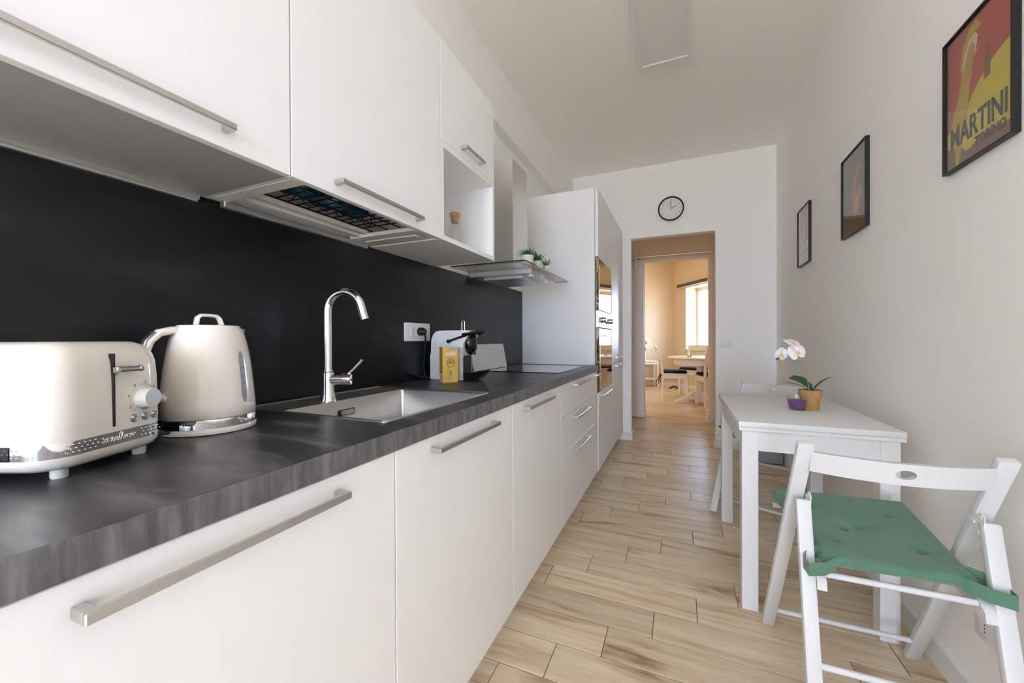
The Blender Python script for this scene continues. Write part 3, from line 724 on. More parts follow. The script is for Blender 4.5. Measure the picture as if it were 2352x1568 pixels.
for y, tx in ((.0255, 'a'), (.0452, 'STOP'), (.0625, 'b')):
    MB().lathe([(.0072, 0), (.0072, .0015), (.0058, .002), (.0055, .0012), (.003, .0012), (.0028, .003), (0, .003)], (-.0006, y, .072), 20, axis=(1, 0, 0)).build('button', 'chrome', t)
    if tx == 'STOP': text_part('button_legend', tx, .0045, (.0004, y, .0845), (0, 1, 0), (0, 0, 1), 'greyprint', t, world=False)
    else: MB().tube([(.0003, y + dy, .0845 + dz) for dy, dz in ((-.002, -.002), (.002, -.002), (.002, .002), (-.002, .002))], .00025, 4, closed=True).build('button_legend', 'greyprint', t, smooth=0)
for x in (-.045, -TL + .045):
    for y in (-.055, .069): MB().lathe([(.0085, 0), (.0095, .003), (.0095, .017)], (x + .012, y, 0), 16).build('foot', 'cream_mat', t)
for y in (-.032, .032): MB().box((-TL + .05, y - .012, .196), (-.05, y + .012, .2001), .001).build('bread_slot', 'dark', t, smooth=0)

# ------------------------------------------------------------------ kettle (spout along local +x)
KR = math.atan2(.393, .9195) + R(63)
t = thing('electric_kettle', 'cream electric kettle with a chrome band and water gauge, beside the toaster', 'kettle', (-.985, .548, WT), KR)
MB().lathe([(.083, 0), (.0885, .002), (.0895, .006), (.0895, .012), (.0885, .0135)], (0, 0, 0), 56).build('power_base', 'cream', t)
band = MB().lathe([(.0885, .0135), (.0893, .0142), (.0885, .033), (.0876, .0335)], (0, 0, 0), 56).build('chrome_band', 'chrome', t)
prof = [(.0876, .0335), (.0890, .035), (.0875, .06), (.0845, .10), (.0805, .14), (.0755, .175), (.0705, .20), (.0665, .216), (.0625, .226), (.0600, .2295), (.0598, .2303)]
MB().lathe(prof, (0, 0, 0), 64).build('body', 'cream', t, smooth=60)
b = MB(); b.lathe([(.0585, .2303), (.0580, .2335), (.05, .2350), (.0, .2355)], (0, 0, 0), 48); b.build('lid', 'cream', t, smooth=60)
pth = [(-.026, 0, .233), (-.023, 0, .251), (-.017, 0, .2565), (.0, 0, .2575), (.014, 0, .2565), (.020, 0, .251), (.026, 0, .234)]
b = MB(); b.tube(pth, .0042, 10, asp=2.4, up=(0, 0, 1)); b.build('lid_handle', 'cream', t, smooth=60)
b = MB(); b.rings([[(.048, -.022, .229), (.048, .022, .229), (.050, .020, .2115), (.050, -.020, .2115)], [(.066, -.010, .2275), (.066, .010, .2275), (.070, .008, .214), (.070, -.008, .214)], [(.0765, -.002, .2262), (.0765, .002, .2262), (.0745, .002, .219), (.0745, -.002, .219)]]); b.build('spout', 'cream', t, smooth=60)
# handle: curved strap at local -x
hp = [(-.050, 0, .2230), (-.070, 0, .2220), (-.092, 0, .2160), (-.107, 0, .199), (-.116, 0, .170), (-.122, 0, .140), (-.125, 0, .118), (-.123, 0, .103), (-.112, 0, .093), (-.094, 0, .084), (-.078, 0, .076)]
b = MB(); b.tube(hp, [.0085, .0085, .0085, .0082, .0076, .0070, .0068, .0070, .0074, .0085, .011], 14, asp=1.5); b.build('handle', 'cream', t, smooth=60)
b = MB(); b.tube([(x - .0078, 0, z + .002) for x, y, z in hp[2:7]], .0032, 8, asp=3.4); b.build('handle_trim', 'handle', t, smooth=60)
# gauge: faces the room, on the side towards the camera-right
ga = R(-69); gd = Vector((math.cos(ga), math.sin(ga), 0)); gs = Vector((-math.sin(ga), math.cos(ga), 0))


def kr(z):
    for (r0_, z0), (r1_, z1) in zip(prof, prof[1:]):
        if z0 <= z <= z1: return r0_ + (r1_ - r0_) * (z - z0) / max(z1 - z0, 1e-6)
    return prof[-1][0]


b = MB(); zs = [.062 + (.176 - .062) * k / 14 for k in range(15)]; rows = []
for k, z in enumerate(zs):
    w = .0068 * math.sqrt(max(1 - (abs(k - 7) / 7) ** 8, .12)); rows.append([gd * (math.sqrt(max((kr(z) + .0008) ** 2 - (w * q) ** 2, 0))) + gs * (w * q) + Vector((0, 0, z)) for q in (-1, -.4, .4, 1)])
b.rings(rows, False, (False, False)); g = b.build('water_gauge', 'window_grey', t, smooth=60)
b = MB()
for z in (.096, .114, .130, .146): b.bar(gd * (kr(z) + .0012) - gs * .004 + Vector((0, 0, z)), gd * (kr(z) + .0012) + gs * .004 + Vector((0, 0, z)), .0006, .0006)
b.build('gauge_marks', 'cream_mat', g, smooth=0)
b = MB()
for k in range(17):
    for j in range(3):
        a = R(-146 + k * 3.2 + (1.6 if j % 2 else 0)); b.ball((.0893 * math.cos(a), .0893 * math.sin(a), .0185 + j * .0048), .0012, n=6, m=4)
b.build('dimples', 'chrome', band, kind='stuff')
b = MB(); script_logo(b, lambda s, q: Vector((.0898 * math.cos(R(-62) + s / .0893), .0898 * math.sin(R(-62) + s / .0893), .0232 + q)), .050, .0072, .0006); b.build('script_logo', 'chrome', band, smooth=60)
b = MB(); b.rings([[(.0899 * math.cos(R(a)), .0899 * math.sin(R(a)), z) for z in (.0145, .0325)] for a in range(-174, -147, 3)], False, (False, False)); b.build('dark_band_end', 'black', band)
kc = thing('kettle_cord', 'black kettle cord lying between toaster and kettle', 'cord', (-1.02, .46, WT))
kl = Matrix.Translation((-.985, .548, WT)) @ Matrix.Rotation(KR, 4, 'Z'); a0 = kl @ Vector((-.086, -.030, .0125))
MB().tube([a0, a0 + Vector((-.02, -.05, -.002)), a0 + Vector((-.07, -.07, -.006)), a0 + Vector((-.12, -.05, -.0085)), (-1.17, .40, WT + .004), (-1.18, .30, WT + .004)], .0035, 8).build('cord', 'blackmat', kc, True)

# ------------------------------------------------------------------ coffee corner
t = thing('coffee_machine', 'small white capsule coffee machine with a black lever and drip tray', 'coffee machine', (-1.06, 1.705, WT))
Y0, Y1 = 1.65, 1.762
side = [(-1.156, .9115), (-1.156, 1.03), (-1.150, 1.045), (-1.149, 1.10), (-1.145, 1.122), (-1.135, 1.140), (-1.120, 1.151), (-1.10, 1.155), (-.945, 1.155), (-.930, 1.151), (-.927, 1.142), (-.945, 1.12), (-.963, 1.09), (-.972, 1.05), (-.975, 1.02), (-.975, .9115)]
b = MB(); b.prism([(x, Y0 + .003, z) for x, z in side], (0, Y1 - Y0 - .006, 0)); b.build('body', 'whiteplastic', t, True, smooth=45)
b = MB(); b.prism([(x * .997 - .0032, Y0, .913 + (z - .9115) * .985) for x, z in side], (0, .0035, 0)); b.build('side_cover', 'whiteplastic', t, True, smooth=45)
MB().box((-1.147, Y0 - .0006, 1.0695), (-.972, Y0 + .002, 1.0703)).build('cover_seam', 'greyprint', t, True, smooth=0)
fp = rrect((Y0 + Y1) / 2 + .002, .975, .040, .057, .012, 5)
MB().prism([(-.9755, y, z) for y, z in fp], (.003, 0, 0)).build('front_panel', 'blackmat', t, True, smooth=0)
b = MB(); b.ball((-.950, 1.703, 1.092), .046, (.62, .92, 1.28), 20, 12); b.lathe([(.012, 0), (.012, .02), (.008, .024)], (-.938, 1.706, 1.035), 14, axis=(0, 0, 1)); b.build('brew_head', 'black', t, True)
b = MB(); lr = []
for k in range(21):
    a = R(-100 + 200 * k / 20); lr.append((-.955 + .075 * math.cos(a), 1.706 + .050 * math.sin(a), 1.135 + .012 * math.cos(a)))
b.tube(lr, .0095, 8, asp=1.2); b.tube([(-.955 + .02, 1.657, 1.133), (-.985, 1.647, 1.120), (-1.035, 1.638, 1.103)], [.0075, .006, .005], 8); b.lathe([(.0085, -.006), (.0095, 0), (.0085, .006)], (-1.038, 1.636, 1.102), 14, axis=(0, 1, 0)); b.build('lever', 'black', t, True)
b = MB(); b.rings([[(x, 1.706 + s_ * (.043 - d), z) for s_, z, d in ((-1, z0, dd), (1, z0, dd), (1, z1, 0), (-1, z1, 0))] for x, z0, z1, dd in ((-.974, .912, .945, .004), (-.93, .912, .948, .004), (-.90, .922, .954, .006), (-.868, .950, .960, .012))]); b.build('drip_tray', 'black', t, True, smooth=30)
tk = [(-1.185, .915), (-1.158, .915), (-1.158, 1.09), (-1.185, 1.09)]
b = MB(); b.prism([(x, 1.665, z) for x, z in tk], (0, .085, 0)); b.build('water_tank', 'tankglass', t, True, smooth=0)
MB().box((-1.187, 1.663, 1.09), (-1.157, 1.752, 1.097), .002).build('tank_lid', 'black', t, True, smooth=0)
MB().box((-1.188, 1.660, .9105), (-1.157, 1.755, .930), .002).build('tank_base', 'black', t, True, smooth=0)
b = MB(); b.tube([(-1.02, 1.735, 1.150), (-1.02, 1.735, 1.198), (-1.017, 1.735, 1.205), (-1.012, 1.735, 1.208), (-1.007, 1.735, 1.205), (-1.004, 1.735, 1.198), (-1.004, 1.735, 1.150)], .0022, 8); b.build('lever_bracket', 'chrome', t, True)
MB().lathe([(.012, 0), (.012, .003), (.0, .004)], (-1.10, 1.675, 1.1545), 16).build('power_button', 'black', t, True)
# black scoop leaning by the splashback
o = MB(); o.tube([(-1.160, 1.640, WT + .007), (-1.170, 1.612, WT + .010), (-1.178, 1.57, WT + .021), (-1.183, 1.525, WT + .036), (-1.182, 1.50, WT + .040)], [.009, .007, .0065, .008, .004], 10, asp=1.5)
tag(o.build('spoon', 'black', smooth=60), 'black plastic spoon leaning on the splashback left of the coffee machine', 'spoon')

t = thing('coffee_carton', 'gold carton of coffee capsules in front of the coffee machine', 'carton', (-1.003, 1.53, WT))
be, bn = Vector((.5, .866, 0)), Vector((.866, -.5, 0)); A = Vector((-1.003, 1.53, WT)); Wd, Ht, Dp = .080, .166, .031
b = MB(); b.prism([A, A + be * Wd, A + be * Wd - bn * Dp, A - bn * Dp], (0, 0, Ht)); b.build('carton', 'gold', t, True, smooth=0)
F = lambda s, z, d=.0004: A + be * (s * Wd) + Vector((0, 0, z * Ht)) + bn * d
b = MB(); b.prism([A + be * -.0003 + bn * -.0005, A + be * -.0003 - bn * (Dp - .0005), A + be * -.0003 - bn * (Dp - .0005) + Vector((0, 0, Ht - .0005)), A + be * -.0003 - bn * .0005 + Vector((0, 0, Ht - .0005))], -be * .0004); b.build('carton_side_print', 'golddark', t, True, smooth=0)
b = MB(); q = lambda d, z: A - be * .0007 - bn * (d * Dp) + Vector((0, 0, z * Ht)); b.prism([q(.14, .035), q(.92, .035), q(.92, .26), q(.14, .26)], -be * .0002); bc = b.build('barcode_label', 'clockface', t, True, smooth=0)
b = MB(); z = .05
while z < .24:
    h_ = random.choice((.005, .008, .013)); b.prism([q(.28, z) - be * .0003, q(.78, z) - be * .0003, q(.78, z + h_) - be * .0003, q(.28, z + h_) - be * .0003], -be * .0001); z += h_ + random.choice((.006, .01))
b.build('barcode_lines', 'greyprint', bc, True, smooth=0)
b = MB(); b.prism([F(.40, .995), F(.99, .995), F(.99, .90), F(.48, .90)], bn * .0002); b.build('corner_print', 'silver', t, True, smooth=0)
text_part('brand_lettering', 'LAVAZZA', .0185, F(.52, .80, .0008), be, (0, 0, 1), 'petal', t, sx=.66, bold=.0008)
text_part('product_lettering', 'ORO', .0175, F(.52, .545, .0008), be, (0, 0, 1), 'brown', t, sx=.80)
text_part('product_lettering', 'QUALIT\u00C0', .0055, F(.52, .60, .0008), be, (0, 0, 1), 'brown', t, sx=.9)
b = MB(); b.tube([F(.52 + .235 * math.cos(a), .55 + .113 * math.sin(a), .0006) for a in [2 * PI * k / 32 for k in range(32)]], .0011, 6, closed=True); b.build('ring_print', 'brown', t, True)
b = MB(); b.prism([F(.44, .20), F(.60, .20), F(.60, .27), F(.56, .345), F(.48, .345), F(.44, .27)], bn * .0002); b.build('capsule_print', 'pgrey', t, True, smooth=0)
b = MB(); b.prism([F(.12, .150), F(.88, .150), F(.88, .155), F(.12, .155)], bn * .0002); b.prism([F(.30, .105), F(.78, .105), F(.78, .112), F(.30, .112)], bn * .0002); b.build('small_print', 'golddark', t, True, smooth=0)

# double socket with plug
t = thing('wall_socket', 'white triple socket plate on the dark splashback above the worktop', 'socket', (-1.19, 1.588, 1.10))
MB().box((-1.19, 1.488, 1.103), (-1.182, 1.688, 1.192), .003, 2).build('plate', 'whiteplastic', t, True, smooth=30)
b = MB()
for y in (1.528, 1.573, 1.618): b.box((-1.183, y, 1.126), (-1.180, y + .042, 1.170), .001)
b.build('socket_module', 'whiteplastic', t, True, smooth=0)
b = MB()
for y in (1.549, 1.594, 1.639):
    for z in (1.138, 1.148, 1.158): b.lathe([(.0021, 0), (.0021, .0006), (0, .0006)], (-1.1801, y, z), 8, axis=(1, 0, 0))
b.build('socket_hole', 'dark', t, True)
t = thing('power_plug', 'black plug with its cable in the splashback socket', 'plug', (-1.18, 1.594, 1.148))
b = MB(); b.lathe([(.019, 0), (.021, .004), (.020, .022), (.014, .036), (.008, .040), (0, .040)], (-1.1795, 1.594, 1.150), 12, axis=(1, 0, 0)); b.build('plug_body', 'blackmat', t, True, smooth=30)
b = MB(); b.tube([(-1.150, 1.596, 1.145), (-1.146, 1.599, 1.125), (-1.150, 1.603, 1.100), (-1.160, 1.612, 1.06), (-1.172, 1.622, 1.02), (-1.183, 1.634, .97), (-1.183, 1.648, .93), (-1.181, 1.652, .916)], [.0075, .006, .004, .003, .003, .003, .003, .003], 8); b.build('cable', 'blackmat', t, True)

# ------------------------------------------------------------------ pictures on the right wall


def picture(label, y0, y1, z0, z1):
    t = thing('framed_poster', label, 'picture', (xr((y0 + y1) / 2), (y0 + y1) / 2, z0), math.atan(-.0195), 'framed posters on the right wall')
    # local: wall at x=0, room towards -x, y along the wall (near end is negative)
    h, w = (z1 - z0), (y1 - y0) / 2
    b = MB(); f = .0055; D = .018
    b.box((-D, -w, 0), (-.0005, -w + f, h)); b.box((-D, w - f, 0), (-.0005, w, h)); b.box((-D, -w + f, 0), (-.0005, w - f, f)); b.box((-D, -w + f, h - f), (-.0005, w - f, h)); b.build('frame', 'frameblack', t, smooth=0)
    MB().box((-.0132, -w + f * .9, f * .9), (-.0125, w - f * .9, h - f * .9)).build('glazing', 'glass', t, smooth=0)
    return t, w - f, h - 2 * f, f


def shapes(t, name, m, polys, w, h, f, x):
    b = MB()
    for pl in polys: b.prism([(x, w - 2 * w * u, f + h * v) for u, v in pl], (.0003, 0, 0))
    return b.build(name, m, t, smooth=0)


# u runs 0 (far end, the left of the sheet) to 1, v up
t, w, h, f = picture('largest-looking framed red and yellow poster with bold lettering, nearest on the right wall', 1.426, 1.728, 1.633, 2.052)
shapes(t, 'print', 'pred', [[(0, 0), (1, 0), (1, 1), (0, 1)]], w, h, f, -.0050)
shapes(t, 'print', 'pbrown', [[(0, 0), (1, 0), (1, .07), (.75, .10), (.5, .10), (.4, .14), (.22, .16), (0, .16)]], w, h, f, -.0054)
shapes(t, 'print', 'pyellow', [[(.0, .18), (.2, .155), (.30, .09), (.38, .09), (.52, .135), (1, .10), (1, .64), (.86, .63), (.70, .60), (.55, .55), (.42, .48), (.33, .40), (.24, .30), (.0, .30)]], w, h, f, -.0057)
shapes(t, 'print', 'pgold', [[(.14, .02), (.19, .02), (.24, .16), (.30, .30), (.34, .40), (.36, .55), (.40, .62), (.38, .74), (.33, .80), (.28, .74), (.24, .70), (.20, .56), (.12, .44), (.06, .36), (.06, .26), (.12, .18)],
                             [(.20, .70), (.24, .86), (.36, .96), (.46, .98), (.52, .93), (.50, .90), (.40, .90), (.31, .84), (.26, .72)]], w, h, f, -.0060)
shapes(t, 'print', 'pcream', [[(.24, .70), (.28, .80), (.36, .88), (.44, .90), (.49, .86), (.45, .74), (.40, .80), (.32, .78), (.27, .70)]], w, h, f, -.0063)
shapes(t, 'print', 'pskin', [[(.32, .76), (.35, .83), (.41, .845), (.445, .80), (.43, .75), (.38, .72)], [(.22, .60), (.28, .57), (.36, .61), (.44, .72), (.50, .755), (.48, .78), (.42, .73), (.32, .64), (.27, .70), (.23, .66)]], w, h, f, -.0066)
shapes(t, 'print', 'pbottle', [[(.58, .50), (.66, .50), (.67, .60), (.65, .66), (.635, .74), (.605, .74), (.60, .66), (.575, .60)]], w, h, f, -.0063)
lx = lambda u, v: (-.0068, w - 2 * w * u, f + h * v)
text_part('poster_lettering', 'MARTINI', .092, lx(.475, .235), (0, -1, 0), (0, 0, 1), 'pdark', t, world=False, sx=.69, bold=.0022, depth=.0002)
text_part('poster_lettering', 'TORINO', .036, lx(.665, .105), (0, -1, 0), (0, 0, 1), 'pdark', t, world=False, sx=.90, bold=.0014, depth=.0002)

t, w, h, f = picture('framed dark brown poster with a dim orange figure, middle of the three posters', 2.339, 2.659, 1.638, 2.056)
shapes(t, 'print', 'pnight', [[(0, 0), (1, 0), (1, 1), (0, 1)]], w, h, f, -.0050)
shapes(t, 'print', 'pflame', [[(.42, .22), (.62, .20), (.70, .34), (.80, .44), (.72, .56), (.58, .50), (.52, .60), (.66, .70), (.78, .80), (.60, .80), (.42, .66), (.34, .52), (.36, .36)]], w, h, f, -.0055)
shapes(t, 'print', 'pskin', [[(.46, .24), (.58, .24), (.62, .36), (.60, .46), (.48, .44)]], w, h, f, -.0058)
t, w, h, f = picture('framed pale poster with a coral field, farthest along the right wall', 3.287, 3.600, 1.642, 2.060)
shapes(t, 'print', 'pcream', [[(0, 0), (1, 0), (1, 1), (0, 1)]], w, h, f, -.0050)
shapes(t, 'print', 'ppink', [[(.32, .34), (1, .42), (1, 1), (.12, 1), (.16, .76), (.22, .55)]], w, h, f, -.0054)
shapes(t, 'print', 'pcream', [[(.18, .40), (.30, .46), (.40, .62), (.62, .76), (.52, .60), (.46, .40), (.34, .32)]], w, h, f, -.0057)
b_ = (-.0060, w - 2 * w * .52, f + h * .20)
shapes(t, 'print', 'pgrey', [[(.22, .18), (.34, .18), (.36, .21), (.24, .22)], [(.40, .19), (.62, .20), (.62, .235), (.42, .225)], [(.66, .205), (.82, .215), (.82, .25), (.68, .24)]], w, h, f, -.0057)

# clock
t = thing('wall_clock', 'round white wall clock with a thin black rim above the doorway', 'clock', (-.079, YF, 2.349))
cz, cy_ = 2.474, YF
MB().lathe([(.122, 0), (.126, .010), (.126, .034), (.121, .036), (.114, .030), (.114, .014), (.0, .014)], (-.079, cy_, cz), 48, axis=(0, -1, 0)).build('rim', 'frameblack', t, True)
MB().lathe([(.1145, 0), (.1145, .003), (0, .003)], (-.079, cy_ - .0135, cz), 48, axis=(0, -1, 0)).build('face', 'clockface', t, True)
for k in range(1, 13):
    a = PI / 2 - k * PI / 6; text_part('numeral', str(k), .021, (-.079 + .092 * math.cos(a), cy_ - .0172, cz + .092 * math.sin(a)), (1, 0, 0), (0, 0, 1), 'greyprint', t)
for a, ln, wd in ((R(62), .060, .005), (R(-3), .082, .0042)):
    d = Vector((math.sin(a), 0, math.cos(a))); c = Vector((-.079, cy_ - .0195, cz)); MB().bar(c - d * .012, c + d * ln, wd, .0015, (0, 1, 0)).build('hand', 'frameblack', t, True, smooth=0)
MB().lathe([(.005, 0), (.005, .004), (0, .004)], (-.079, cy_ - .018, cz), 12, axis=(0, -1, 0)).build('hub', 'clockface', t, True)

# ceiling lamp, switches
t = thing('ceiling_light', 'flat rectangular white ceiling lamp, switched off', 'lamp', (-.088, 2.17, 2.90))
b = MB(); x0, x1, y0, y1, z0 = -.245, .072, 1.56, 2.785, 2.925
b.box((x0, y0, z0), (x0 + .02, y1, ZC)); b.box((x1 - .02, y0, z0), (x1, y1, ZC)); b.box((x0 + .02, y0, z0), (x1 - .02, y0 + .02, ZC)); b.box((x0 + .02, y1 - .02, z0), (x1 - .02, y1, ZC)); b.build('frame', 'white_trim', t, True, smooth=0)
MB().box((x0 + .02, y0 + .02, z0 + .008), (x1 - .02, y1 - .02, z0 + .014)).build('diffuser', 'diffuser', t, True, smooth=0)
t = thing('light_switch', 'white three-gang light switch on the wall right of the doorway', 'switch', (.434, YF, 1.022))
MB().box((.382, YF - .009, 1.022), (.486, YF, 1.098), .003, 2).build('plate', 'whiteplastic', t, True, smooth=30)
for k in range(3): MB().box((.402 + k * .0222, YF - .012, 1.040), (.4226 + k * .0222, YF - .008, 1.080), .0012).build('rocker', 'whiteplastic', t, True, smooth=0)
ys = 4.13
t = thing('wall_sensor', 'small white cover plate high on the right wall near the far corner', 'cover plate', (xr(ys), ys, 1.90), math.atan(-.0195))
MB().box((-.008, -.035, 0), (-.0005, .035, .07), .002).build('plate', 'whiteplastic', t, smooth=0)
MB().box((-.0095, -.006, .043), (-.0075, .006, .056)).build('lens', 'greyprint', t, smooth=0)
t = thing('low_wall_socket', 'white socket plate low on the right wall behind the near chair', 'socket', (xr(1.525), 1.525, .247), math.atan(-.0195))
MB().box((-.009, -.060, 0), (-.0005, .060, .080), .003, 2).build('plate', 'whiteplastic', t, smooth=30)
MB().box((-.0115, -.034, .018), (-.0085, .034, .062), .001).build('socket_module', 'whiteplastic', t, smooth=0)
b = MB()
for y in (.010,):
    for z in (.030, .040, .050): b.lathe([(.0022, 0), (.0022, .0006), (0, .0006)], (-.0115, y, z), 8, axis=(-1, 0, 0))
b.build('socket_hole', 'dark', t)

# ------------------------------------------------------------------ table by the right wall
TX0, TX1, TY0, TY1 = .223, .748, 1.835, 2.735
t = thing('extending_table', 'white extending table against the right wall', 'table', ((TX0 + TX1) / 2, (TY0 + TY1) / 2, 0))
MB().box((TX0, TY0, .7485), (TX1, TY1, .771), .0018, 2).build('tabletop', 'paint_white', t, True, smooth=30)
for x0, x1 in ((TX0 + .001, .408), (.530, TX1 - .001)): MB().box((x0, TY0 + .001, .7335), (x1, TY1 - .001, .7478), .0012).build('extension_leaf', 'paint_white', t, True, smooth=0)
MB().box((.408, TY0 + .004, .7335), (.530, TY1 - .004, .7475)).build('centre_rail', 'paint_white', t, True, smooth=0)
lg = ((.235, 1.842), (.675, 1.842), (.235, 2.672), (.675, 2.672))
for x, y in lg: MB().box((x, y, 0), (x + .058, y + .058, .733), .0015).build('leg', 'paint_white', t, True, smooth=0)
b = MB(); b.box((.293, 1.846, .654), (.675, 1.866, .733)); b.box((.293, 2.706, .654), (.675, 2.726, .733)); b.box((.239, 1.90, .654), (.259, 2.672, .733)); b.box((.709, 1.90, .654), (.729, 2.672, .733)); b.build('apron', 'paint_white', t, True, smooth=0)


def folding_chair(label):
    t = thing('folding_chair', label, 'chair', (0, 0, 0), 0, 'white folding chairs at the small table')
    XH = .211
    for s in (-1, 1):
        x = s * XH
        b = MB(); b.bar((x, .285, 0.004), (s * .200, -.170, .815), .023, .040, (1, 0, 0), .005, 2)
        # ease the foot flat on the floor
        for v in b.bm.verts:
            if v.co.z < .0: v.co.z = 0
        b.build('leg', 'chair_white', t, smooth=40)
        x = s * .195; b = MB(); b.bar((x, -.268, .002), (x, -.118, .640), .024, .036, (1, 0, 0), .005, 2)
        for v in b.bm.verts:
            if v.co.z < 0: v.co.z = 0
        b.build('leg', 'chair_white', t, smooth=40)
        xi = x - s * .015
        b = MB(); pl = [(-.135, .655), (-.120, .665), (-.080, .640), (-.085, .620), (-.115, .600), (-.128, .605)]
        b.prism([(xi, y, z) for y, z in pl], (-s * .002, 0, 0))
        for y, z in ((-.122, .652), (-.095, .632), (-.112, .612)): b.lathe([(.005, 0), (.004, .002), (0, .0025)], (xi - s * .0015, y, z), 8, axis=(-s, 0, 0))
        b.build('hinge', 'whiteplastic', t)
        xs = s * .166
        b = MB(); pts = [(-.185, .418), (-.165, .412), (-.140, .428), (-.09, .436), (.22, .474), (.235, .486), (.228, .498), (.215, .502), (-.09, .466), (-.16, .458), (-.182, .440)]
        b.prism([(xs - .011, y, z) for y, z in pts], (.022, 0, 0)); b.build('seat_rail', 'chair_white', t, smooth=50)
    for k in range(5):
        y = -.10 + k * .074; z = .4655 + (y + .09) * .116; b = MB(); b.box((-.177, y, z), (.177, y + .052, z + .011), .003); b.build('seat_slat', 'chair_white', t, smooth=0)
    for y, z, xw in ((-.152, .449, .192), (.237, .088, XH - .002), (-.214, .230, .192), (.222, .488, .205)):
        MB().tube([(-xw, y, z), (xw, y, z)], .0085, 12).build('stretcher', 'chair_white', t)
    # bowed back slat with an oval grip hole
    b = MB(); bm = b.bm; zt, zb = .792, .733; n = 18; w = .187
    o_ = [bm.verts.new((-w + 2 * w * k / n, 0, zt)) for k in range(n + 1)] + [bm.verts.new((w - 2 * w * k / n, 0, zb)) for k in range(n + 1)]
    i_ = [bm.verts.new((.021 * math.cos(2 * PI * k / 16), 0, (zt + zb) / 2 + .0125 * math.sin(2 * PI * k / 16))) for k in range(16)]
    ed = [bm.edges.new((o_[k], o_[(k + 1) % len(o_)])) for k in range(len(o_))] + [bm.edges.new((i_[k], i_[(k + 1) % 16])) for k in range(16)]
    bmesh.ops.triangle_fill(bm, use_beauty=True, use_dissolve=False, edges=ed)
    ex = bmesh.ops.extrude_face_region(bm, geom=list(bm.faces))
    for v in ex['geom']:
        if isinstance(v, bmesh.types.BMVert): v.co.y -= .018
    for v in bm.verts: v.co.y += -.150 + (.792 - v.co.z) * .30 - .045 * (1 - (v.co.x / w) ** 2)
    b.build('back_slat', 'chair_white', t, smooth=30)
    return t


def cushion(label, group, m, w0, w1, dep, thick, z_slope, tufts, straps, segs=64):
    """w0 rear half-width, w1 front half-width; local origin at the rear-centre underside"""
    t = thing('seat_cushion', label, 'cushion', (0, 0, 0), 0, group)
    b = MB(); n = segs

    def top(u, v, k):
        hw = w0 + (w1 - w0) * v; x = (u * 2 - 1) * hw; y = v * dep
        e = min(1, min(u, 1 - u) * 2 * hw / .022, min(v, 1 - v) * dep / .022); e = math.sqrt(max(0, 1 - (1 - e) ** 2))
        z = thick * .5 + k * thick * .5 * e
        for tu, tv in tufts:
            d = math.hypot(x - (tu * 2 - 1) * hw, y - tv * dep)
            z -= k * (thick * .40 * math.exp(-(d / .009) ** 2) + thick * .22 * math.exp(-(abs(x - (tu * 2 - 1) * hw) / .034) ** 1.5 - ((y - tv * dep) / .016) ** 2) + thick * .10 * math.exp(-(d / .05) ** 2)) * (1 if k > 0 else 0)
        return (x, y, z + z_slope * y)

    b.grid(lambda u, v: top(u, v, 1), n, n); b.grid(lambda u, v: top(u, v, -1), n, n)
    c_ = b.build('pad', m, t, smooth=70)
    b = MB(); ring = []
    for u, v in [(k / 12, 0) for k in range(12)] + [(1, k / 12) for k in range(12)] + [(1 - k / 12, 1) for k in range(12)] + [(0, 1 - k / 12) for k in range(12)]: ring.append(top(u, v, 0))
    b.tube(ring, .0028, 6, closed=True); b.build('piping', m, c_, smooth=60)
    for path, hgt in straps:
        b = MB(); up = Vector((0, 0, hgt)); P = [Vector(p) for p in path]
        A_ = [b.bm.verts.new(p) for p in P]; B_ = [b.bm.verts.new(p + up) for p in P]
        for k in range(len(P) - 1): b.bm.faces.new((A_[k], A_[k + 1], B_[k + 1], B_[k]))
        bmesh.ops.solidify(b.bm, geom=list(b.bm.faces), thickness=.0018); b.build('strap', m, t, smooth=60)
    return t


CH0, CH1 = (.5255, 1.5, 0.0), (.508, 2.972, 0.0)
TUF = [(.10, .32), (.26, .56), (.42, .38), (.60, .28), (.50, .70), (.78, .60), (.18, .80), (.82, .85)]
TUF = [(.22, .26), (.22, .72), (.5, .5), (.78, .26), (.78, .72), (.36, .44)]
STR = []
for s in (-1, 1):
    STR.append(([(s * .130, .006, -.004), (s * .165, -.026, -.008), (s * .2055, -.036, -.012), (s * .2080, -.002, -.008), (s * .190, .022, .004), (s * .155, .040, .010)], .036))
folding = folding_chair('white folding chair with a green cushion at the near end of the table'); folding.location = CH0
cu1 = cushion('sage green tufted cushion tied to the near folding chair', 'green seat cushions', 'green', .163, .197, .400, .032, .125, TUF, STR)
cu1.location = (CH0[0], CH0[1] - .165, .4760); cu1.rotation_euler = (0, 0, R(3.0))
far = dup(folding); far['label'] = 'white folding chair pushed in at the far end of the table'; far.location = CH1; far.rotation_euler = (0, 0, R(155.8))
cu2 = dup(cu1); cu2['label'] = 'sage green cushion on the folding chair at the far end of the table'; m4 = Matrix.Rotation(R(155.8), 4, 'Z'); q4 = m4 @ Vector((0, -.165, 0)); cu2.location = (CH1[0] + q4.x, CH1[1] + q4.y, .4760); cu2.rotation_euler = (0, 0, R(155.8))

# table top things
t = thing('candle_glass', 'purple wax candle in a short clear glass on the white table', 'candle', (.512, 2.235, .771))
b = MB(); pr_ = [(.0, .0), (.030, .0), (.033, .004), (.041, .066)]; b.lathe(pr_ + [(.0395, .066), (.0315, .009), (.0, .008)], (0, 0, 0), 32, cap=(False, False)); b.build('glass', 'glass', t)
MB().lathe([(.030, .0095), (.0378, .046), (.034, .0445), (.0, .0425)], (0, 0, 0), 32).build('wax', 'wax', t)
MB().tube([(0, 0, .042), (0, .001, .056)], .0012, 6).build('wick', 'blackmat', t)

